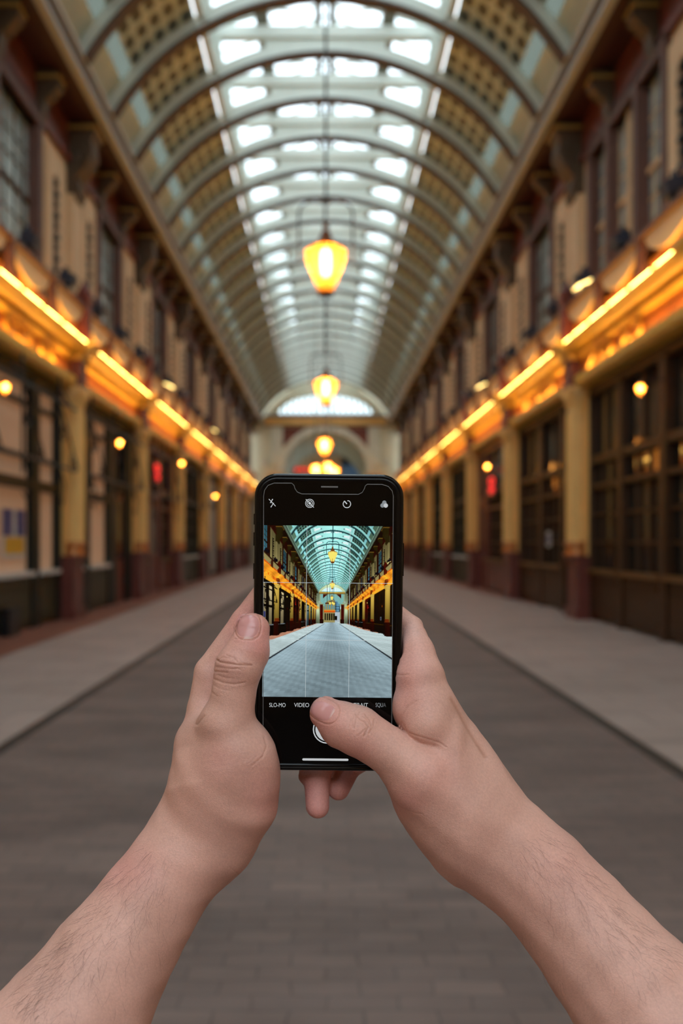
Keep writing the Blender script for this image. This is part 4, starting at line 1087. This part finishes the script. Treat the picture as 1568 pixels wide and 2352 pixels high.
def poly_dist(pp, pts):
    P_ = np.array(pts, float); d = np.full(len(pp), 1e9)
    for a, b in zip(P_[:-1], P_[1:]):
        ab = b-a; t = np.clip(((pp-a)@ab)/(ab@ab), 0, 1); d = np.minimum(d, np.linalg.norm(pp-a-t[:, None]*ab, axis=1))
    return d
def rim(cx, cy, ang, hl, hw):
    o_ = []
    for q in np.linspace(-2.5, 2.5, 26):
        c_, s_ = math.cos(q), math.sin(q); u_ = math.copysign(abs(c_)**.75, c_)*hl*1.07; v_ = math.copysign(abs(s_)**.75, s_)*hw*1.07
        o_.append((cx+math.cos(ang)*u_-math.sin(ang)*v_, cy+math.sin(ang)*u_+math.cos(ang)*v_))
    return o_
# creases: (polyline in photo pixels, depth mm, width px)
CREASE = [(rim(569, 1437, PI/2*1.03, 31, 29), .55, 3.2), (rim(744, 1632, .42, 33, 26), .55, 3.2), ([(494,1513),(505,1521),(545,1527),(577,1528)], .75, 4), ([(492,1542),(521,1545)], .45, 3.5), ([(488,1558),(513,1568),(537,1572),(562,1568)], .45, 4),
          ([(521,1506),(537,1511),(545,1521)], .4, 3.5), ([(500,1518),(512,1510),(526,1512)], .3, 3), ([(548,1512),(556,1522),(566,1526)], .25, 3), ([(530,1538),(545,1536),(556,1540)], .25, 3), ([(500,1550),(515,1556),(535,1558)], .25, 3), ([(488,1572),(505,1582),(525,1586)], .2, 3), ([(560,1495),(575,1500)], .15, 3), ([(832,1645),(842,1652),(848,1662)], .35, 3), ([(820,1690),(830,1684),(838,1674)], .3, 3), ([(812,1645),(808,1660),(812,1672)], .25, 3), ([(610,1765),(598,1780)], .08, 3), ([(497,1532),(530,1536),(560,1534)], .3, 3.5), ([(606,1694),(611,1714),(602,1738),(580,1758)], .32, 3.5), ([(590,1735),(572,1754)], .12, 3),
          ([(588,1760),(565,1785)], .1, 3), ([(452,1664),(470,1645)], .5, 5), ([(540,1467),(560,1467),(586,1465)], .35, 3), ([(487,1590),(500,1600)], .2, 4), ([(527,1992),(545,2006)], .25, 3.5),
          ([(815,1640),(826,1652),(838,1658),(846,1670),(836,1690)], .55, 4), ([(838,1640),(850,1655),(852,1668)], .5, 3.5), ([(826,1634),(818,1648),(812,1672)], .35, 3.5), ([(860,1650),(858,1668),(848,1684)], .3, 3.5),
          ([(806,1650),(800,1670)], .25, 3.5), ([(925,1676),(950,1687),(985,1698),(1010,1706),(1024,1716)], .4, 3.5), ([(922,1670),(924,1645),(936,1624),(955,1610)], .22, 4), ([(909,1549),(925,1551),(938,1549)], .3, 3.5), ([(925,1660),(935,1678)], .4, 4),
          ([(1036,1606),(1055,1640),(1085,1690),(1115,1738)], .7, 9), ([(902,1838),(925,1856),(950,1866),(970,1870)], .22, 3.5), ([(945,1901),(970,1905),(1000,1902)], .1, 3.5), ([(741,1602),(744,1603)], .1, 3)]
BLUSH = [((570,1430),60,1.0),((735,1640),60,1.0),((500,1745),45,.4),((1010,1770),60,.35),((820,1720),50,.5),((610,1480),40,.8),((930,1520),60,.5),((600,1790),60,.35),((255,1985),70,.6),((930,1840),50,.5),((1300,2000),90,.25),((730,1840),60,1.3),((780,1810),50,1.0),
         ((620,1850),50,.4),((330,2000),60,.3),((520,1530),40,.3),((920,1600),60,.5)]
def build_arm(f, lo, hi, h, bmx):
    V, F = surface_nets(f, lo, hi, h)
    V = project(f, V, 3)
    me = bpy.data.meshes.new('arm'); me.from_pydata(V.tolist(), [], F.tolist())
    bm = bmesh.new(); bm.from_mesh(me)
    pp = proj_px(V); g = grad(f, V); view = V-np.array([0, 0, EYE]); facing = (g*view).sum(1) < 0.0
    near = np.full(len(V), False)
    for pts, dep, w in CREASE: near |= poly_dist(pp, pts) < w*3+6
    for (c, r_, a_) in BLUSH[:2]: near |= np.hypot(*(pp-np.array(c)).T) < 48
    near &= facing & (V[:, 1] < .503)
    bm.verts.ensure_lookup_table()
    for lev in range(2):
        if lev:
            bm.verts.ensure_lookup_table(); bm.verts.index_update(); W = np.array([v_.co[:] for v_ in bm.verts]); pp = proj_px(W); near = np.full(len(W), False)
            for pts, dep, w in CREASE: near |= poly_dist(pp, pts) < w*2.2+3
            near &= np.concatenate([ok0, np.full(len(W)-len(ok0), True)]) & (W[:, 1] < .503)
        else: ok0 = near.copy()
        ed = [e for e in bm.edges if near[e.verts[0].index] and near[e.verts[1].index]]
        bmesh.ops.subdivide_edges(bm, edges=ed, cuts=1, use_grid_fill=True)
    bm.to_mesh(me); bm.free()
    n = len(me.vertices); V = np.empty(n*3); me.vertices.foreach_get('co', V); V = V.reshape(-1, 3)
    V = project(f, V, 2); g = grad(f, V); g /= np.linalg.norm(g, axis=1)[:, None]+1e-9
    pp = proj_px(V); facing = ((g*(V-np.array([0, 0, EYE]))).sum(1) < 0) & (V[:, 1] < .505)
    dis = np.zeros(n)
    for pts, dep, w in CREASE:
        d = poly_dist(pp, pts); e = np.array(pts, float); L0 = 1.0
        w = w*.55; dis += dep*.48e-3*(np.exp(-(d/w)**2)-.30*np.exp(-((d-2.6*w)/(w*1.5))**2))
    sd_ = poly_dist(pp, [(1034,1600),(1055,1640),(1085,1690),(1112,1735)]); dis += .00022*np.exp(-(sd_/13)**2)
    # soft tendon and muscle relief
    dis += .00035*np.sin(V[:, 0]*210+V[:, 2]*160)*np.cos(V[:, 2]*190-V[:, 1]*150)
    V = V-g*(dis*np.where(facing, 1, .0))[:, None]
    me.vertices.foreach_set('co', V.ravel())
    bl = np.zeros(n)
    for c, r_, a_ in BLUSH: bl += a_*np.exp(-(np.hypot(*(pp-np.array(c)).T)/r_)**2)
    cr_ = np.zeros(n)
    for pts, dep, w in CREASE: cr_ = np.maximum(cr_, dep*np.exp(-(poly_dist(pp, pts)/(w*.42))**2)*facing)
    return me, bl, cr_
mL = build_arm(L_sdf, (-.30, -.04, 1.08), (.03, .60, 1.50), .0013, None)
mR = build_arm(R_sdf, (-.02, -.04, 1.08), (.31, .60, 1.50), .0013, None)
bm = bmesh.new(); bm.from_mesh(mL[0]); bm.from_mesh(mR[0])
me = bpy.data.meshes.new('person'); bm.to_mesh(me); bm.free()
ca = me.color_attributes.new('skin_tone', 'FLOAT_COLOR', 'POINT')
bl = np.concatenate([mL[1], mR[1]]); cr_ = np.concatenate([mL[2], mR[2]])
base = np.array([.665, .388, .322]); pink = np.array([.70, .300, .275]); fold_shade = np.array([.44, .215, .150])
w = np.clip(bl, 0, 1)[:, None]*.75; c3 = base*(1-w)+pink*w; w2 = np.clip(cr_*1.5, 0, 1)[:, None]*.60; c3 = c3*(1-w2)+fold_shade*w2  # crease colour darkened to carry the shade inside the skin folds
colr = np.ones((len(bl), 4), np.float32); colr[:, :3] = c3; ca.data.foreach_set('color', colr.ravel())
me.polygons.foreach_set('use_smooth', [True]*len(me.polygons))
SKIN = bpy.data.materials.new('skin'); nt, N, L, P = nodes_of(SKIN)
at_ = N.new('ShaderNodeAttribute'); at_.attribute_name = 'skin_tone'; tc = N.new('ShaderNodeTexCoord')
n1 = N.new('ShaderNodeTexNoise'); n1.inputs['Scale'].default_value = 38; n1.inputs['Detail'].default_value = 5; L.new(tc.outputs['Object'], n1.inputs['Vector'])
r1 = N.new('ShaderNodeMapRange'); r1.inputs[1].default_value = .3; r1.inputs[2].default_value = .7; r1.inputs[3].default_value = .90; r1.inputs[4].default_value = 1.08; L.new(n1.outputs['Fac'], r1.inputs[0])
n3 = N.new('ShaderNodeTexNoise'); n3.inputs['Scale'].default_value = 900; n3.inputs['Detail'].default_value = 2; L.new(tc.outputs['Object'], n3.inputs['Vector'])
r3 = N.new('ShaderNodeMapRange'); r3.inputs[1].default_value = .3; r3.inputs[2].default_value = .7; r3.inputs[3].default_value = .93; r3.inputs[4].default_value = 1.06; L.new(n3.outputs['Fac'], r3.inputs[0])
mm = N.new('ShaderNodeMath'); mm.operation = 'MULTIPLY'; L.new(r1.outputs[0], mm.inputs[0]); L.new(r3.outputs[0], mm.inputs[1])
mu = N.new('ShaderNodeVectorMath'); mu.operation = 'SCALE'; L.new(at_.outputs['Color'], mu.inputs[0]); L.new(mm.outputs[0], mu.inputs['Scale']); L.new(mu.outputs[0], P.inputs['Base Color'])
P.inputs['Roughness'].default_value = .48; P.inputs['Specular IOR Level'].default_value = .40
P.inputs['Subsurface Weight'].default_value = .10; P.inputs['Subsurface Radius'].default_value = (.9, .35, .2); P.inputs['Subsurface Scale'].default_value = .004
vo = N.new('ShaderNodeTexVoronoi'); vo.inputs['Scale'].default_value = 1000; vo.feature = 'DISTANCE_TO_EDGE'; L.new(tc.outputs['Object'], vo.inputs['Vector'])
vr = N.new('ShaderNodeMapRange'); vr.inputs[2].default_value = .25; L.new(vo.outputs['Distance'], vr.inputs[0])
n2 = N.new('ShaderNodeTexNoise'); n2.inputs['Scale'].default_value = 260; n2.inputs['Detail'].default_value = 4; L.new(tc.outputs['Object'], n2.inputs['Vector'])
ad = N.new('ShaderNodeMath'); ad.operation = 'MULTIPLY_ADD'; L.new(n2.outputs['Fac'], ad.inputs[0]); ad.inputs[1].default_value = 3.0; L.new(vr.outputs[0], ad.inputs[2])
bp = N.new('ShaderNodeBump'); bp.inputs['Strength'].default_value = .26; bp.inputs['Distance'].default_value = .00022; L.new(ad.outputs[0], bp.inputs['Height']); L.new(bp.outputs['Normal'], P.inputs['Normal'])
me.materials.append(SKIN)
person = bpy.data.objects.new('person', me); COL.objects.link(person)
tag(person, "person's two bare forearms and hands holding up the phone, right thumb on its screen", 'person')

# nails, laid on the skin surface
NAIL = bpy.data.materials.new('fingernail'); nt, N, L, P = nodes_of(NAIL)
at_ = N.new('ShaderNodeAttribute'); at_.attribute_name = 'nail_tone'; L.new(at_.outputs['Color'], P.inputs['Base Color']); P.inputs['Roughness'].default_value = .26; P.inputs['Specular IOR Level'].default_value = .55
P.inputs['Subsurface Weight'].default_value = .05; P.inputs['Subsurface Scale'].default_value = .002
def nail(f, cx, cy, ang, hl, hw, lun, tipc=0.0, lift=.00038, xoff=0.0):
    """grid patch: u along the nail (-1 tip .. 1 cuticle), v across; placed by walking the view ray to the skin"""
    nu, nv = 22, 22; ux, uy = math.cos(ang), math.sin(ang); vx, vy = -uy, ux
    U, Vv = np.meshgrid(np.linspace(-1, 1, nu), np.linspace(-1, 1, nv), indexing='ij')
    U, Vv = U.ravel(), Vv.ravel()
    # square to superellipse
    m_ = np.maximum(np.abs(U), np.abs(Vv))+1e-9; ln = (np.abs(U)**2.6+np.abs(Vv)**2.6)**(1/2.6)+1e-9
    s_ = m_/ln; su, sv = U*s_, Vv*s_
    px = cx+ux*su*hl+vx*sv*hw; py = cy+uy*su*hl+vy*sv*hw
    dirs = np.stack([(px-747)/FPX, np.ones_like(px), -(py-1246)/FPX], 1); t = np.full(len(px), .455); o = np.array([0, 0, EYE])
    for _ in range(60): t = t+np.clip(f(o+dirs*t[:, None]), -.002, .004)*.9; t = np.minimum(t, .50)
    p = o+dirs*t[:, None]; g = grad(f, p, 8e-4); g /= np.linalg.norm(g, axis=1)[:, None]
    rr_ = np.clip(m_, 0, 1); h = lift*(1-rr_**5)-.00035*rr_**5
    p = p+g*h[:, None]
    Fq = [(i*nv+j, i*nv+j+1, (i+1)*nv+j+1, (i+1)*nv+j) for i in range(nu-1) for j in range(nv-1)]
    me = bpy.data.meshes.new('fingernail'); me.from_pydata(p.tolist(), [], Fq); me.polygons.foreach_set('use_smooth', [True]*len(Fq))
    ca = me.color_attributes.new('nail_tone', 'FLOAT_COLOR', 'POINT')
    b_ = np.array([.64, .31, .305]); wt = np.array([.82, .64, .61])
    k = np.clip((su-(lun+.25*sv**2))*7, 0, 1)[:, None]*.9; k = np.maximum(k, np.clip((-su-.90)*9, 0, 1)[:, None]*.6)
    c = b_*(1-k)+wt*k; q = np.ones((len(c), 4), np.float32); q[:, :3] = c; ca.data.foreach_set('color', q.ravel())
    me.materials.append(NAIL); ob = bpy.data.objects.new('fingernail', me); COL.objects.link(ob); ob.parent = person
    return ob
nail(L_sdf, 569, 1439, PI/2*1.03, 29.5, 28.5, .76)
nail(R_sdf, 744, 1632, .42, 33, 26, .52)
# forearm hair: fine short strands, one object
def hair(f, seeds, r=.000034):
    t = MB(); rng = random.Random(5)
    A = np.array([(q[0], q[1]) for q in seeds]); o = np.array([0, 0, EYE])
    dr = np.stack([(A[:, 0]-747)/FPX, np.ones(len(A)), -(A[:, 1]-1246)/FPX], 1); tt = np.full(len(A), .40)
    for _ in range(60): tt = tt+np.clip(f(o+dr*tt[:, None]), -.002, .004)*.9
    Pt = o+dr*tt[:, None]; Nn = grad(f, Pt); Nn /= np.linalg.norm(Nn, axis=1)[:, None]
    for i, (px, py, d0, dx, dy) in enumerate(seeds):
        if tt[i] > .53: continue
        p = Pt[i]; n_ = Nn[i]
        dirv = np.array([dx, 0, -dy]); dirv = dirv-n_*dirv.dot(n_); dirv /= np.linalg.norm(dirv)+1e-9
        L_ = rng.uniform(.005, .010); side = np.cross(n_, dirv); cv = rng.uniform(-.5, .5)
        pts = [tuple(p+dirv*L_*s_+n_*(.0001+.0013*math.sin(s_*2.2))+side*cv*L_*s_*s_) for s_ in (0, .25, .5, .75, 1)]
        t.tube(pts, [r, r, r*.85, r*.6, r*.25], 3)
    return t
rng = random.Random(11); sd = []
def line(a, b, u): return a[0]+(b[0]-a[0])*u, a[1]+(b[1]-a[1])*u
for i in range(360):   # left forearm: dense near its upper-left edge
    u = rng.random()**.8; ex, ey = line((330,1925), (20,2290), u); off = abs(rng.gauss(0, 1))*75+6
    sd.append((ex+off*.75, ey+off*.62, 0, -.35+rng.uniform(-.5, .5), 1.0))
tl = hair(L_sdf, sd); sd = []
for i in range(300):
    u = rng.random(); ex, ey = line((1240,1880), (1568,2190), u); off = abs(rng.gauss(0, 1))*100+8
    sd.append((ex-off*.66, ey+off*.75, 0, .55+rng.uniform(-.4, .4), 1.0))
tr = hair(R_sdf, sd)
b = len(tl.v); tl.v += tr.v; tl.f += [tuple(b+i for i in q) for q in tr.f]
HAIR = mat('brown_arm_hair', (.07, .04, .028), .5)
h = tl.build('arm_hair', HAIR, person); h['kind'] = 'stuff'
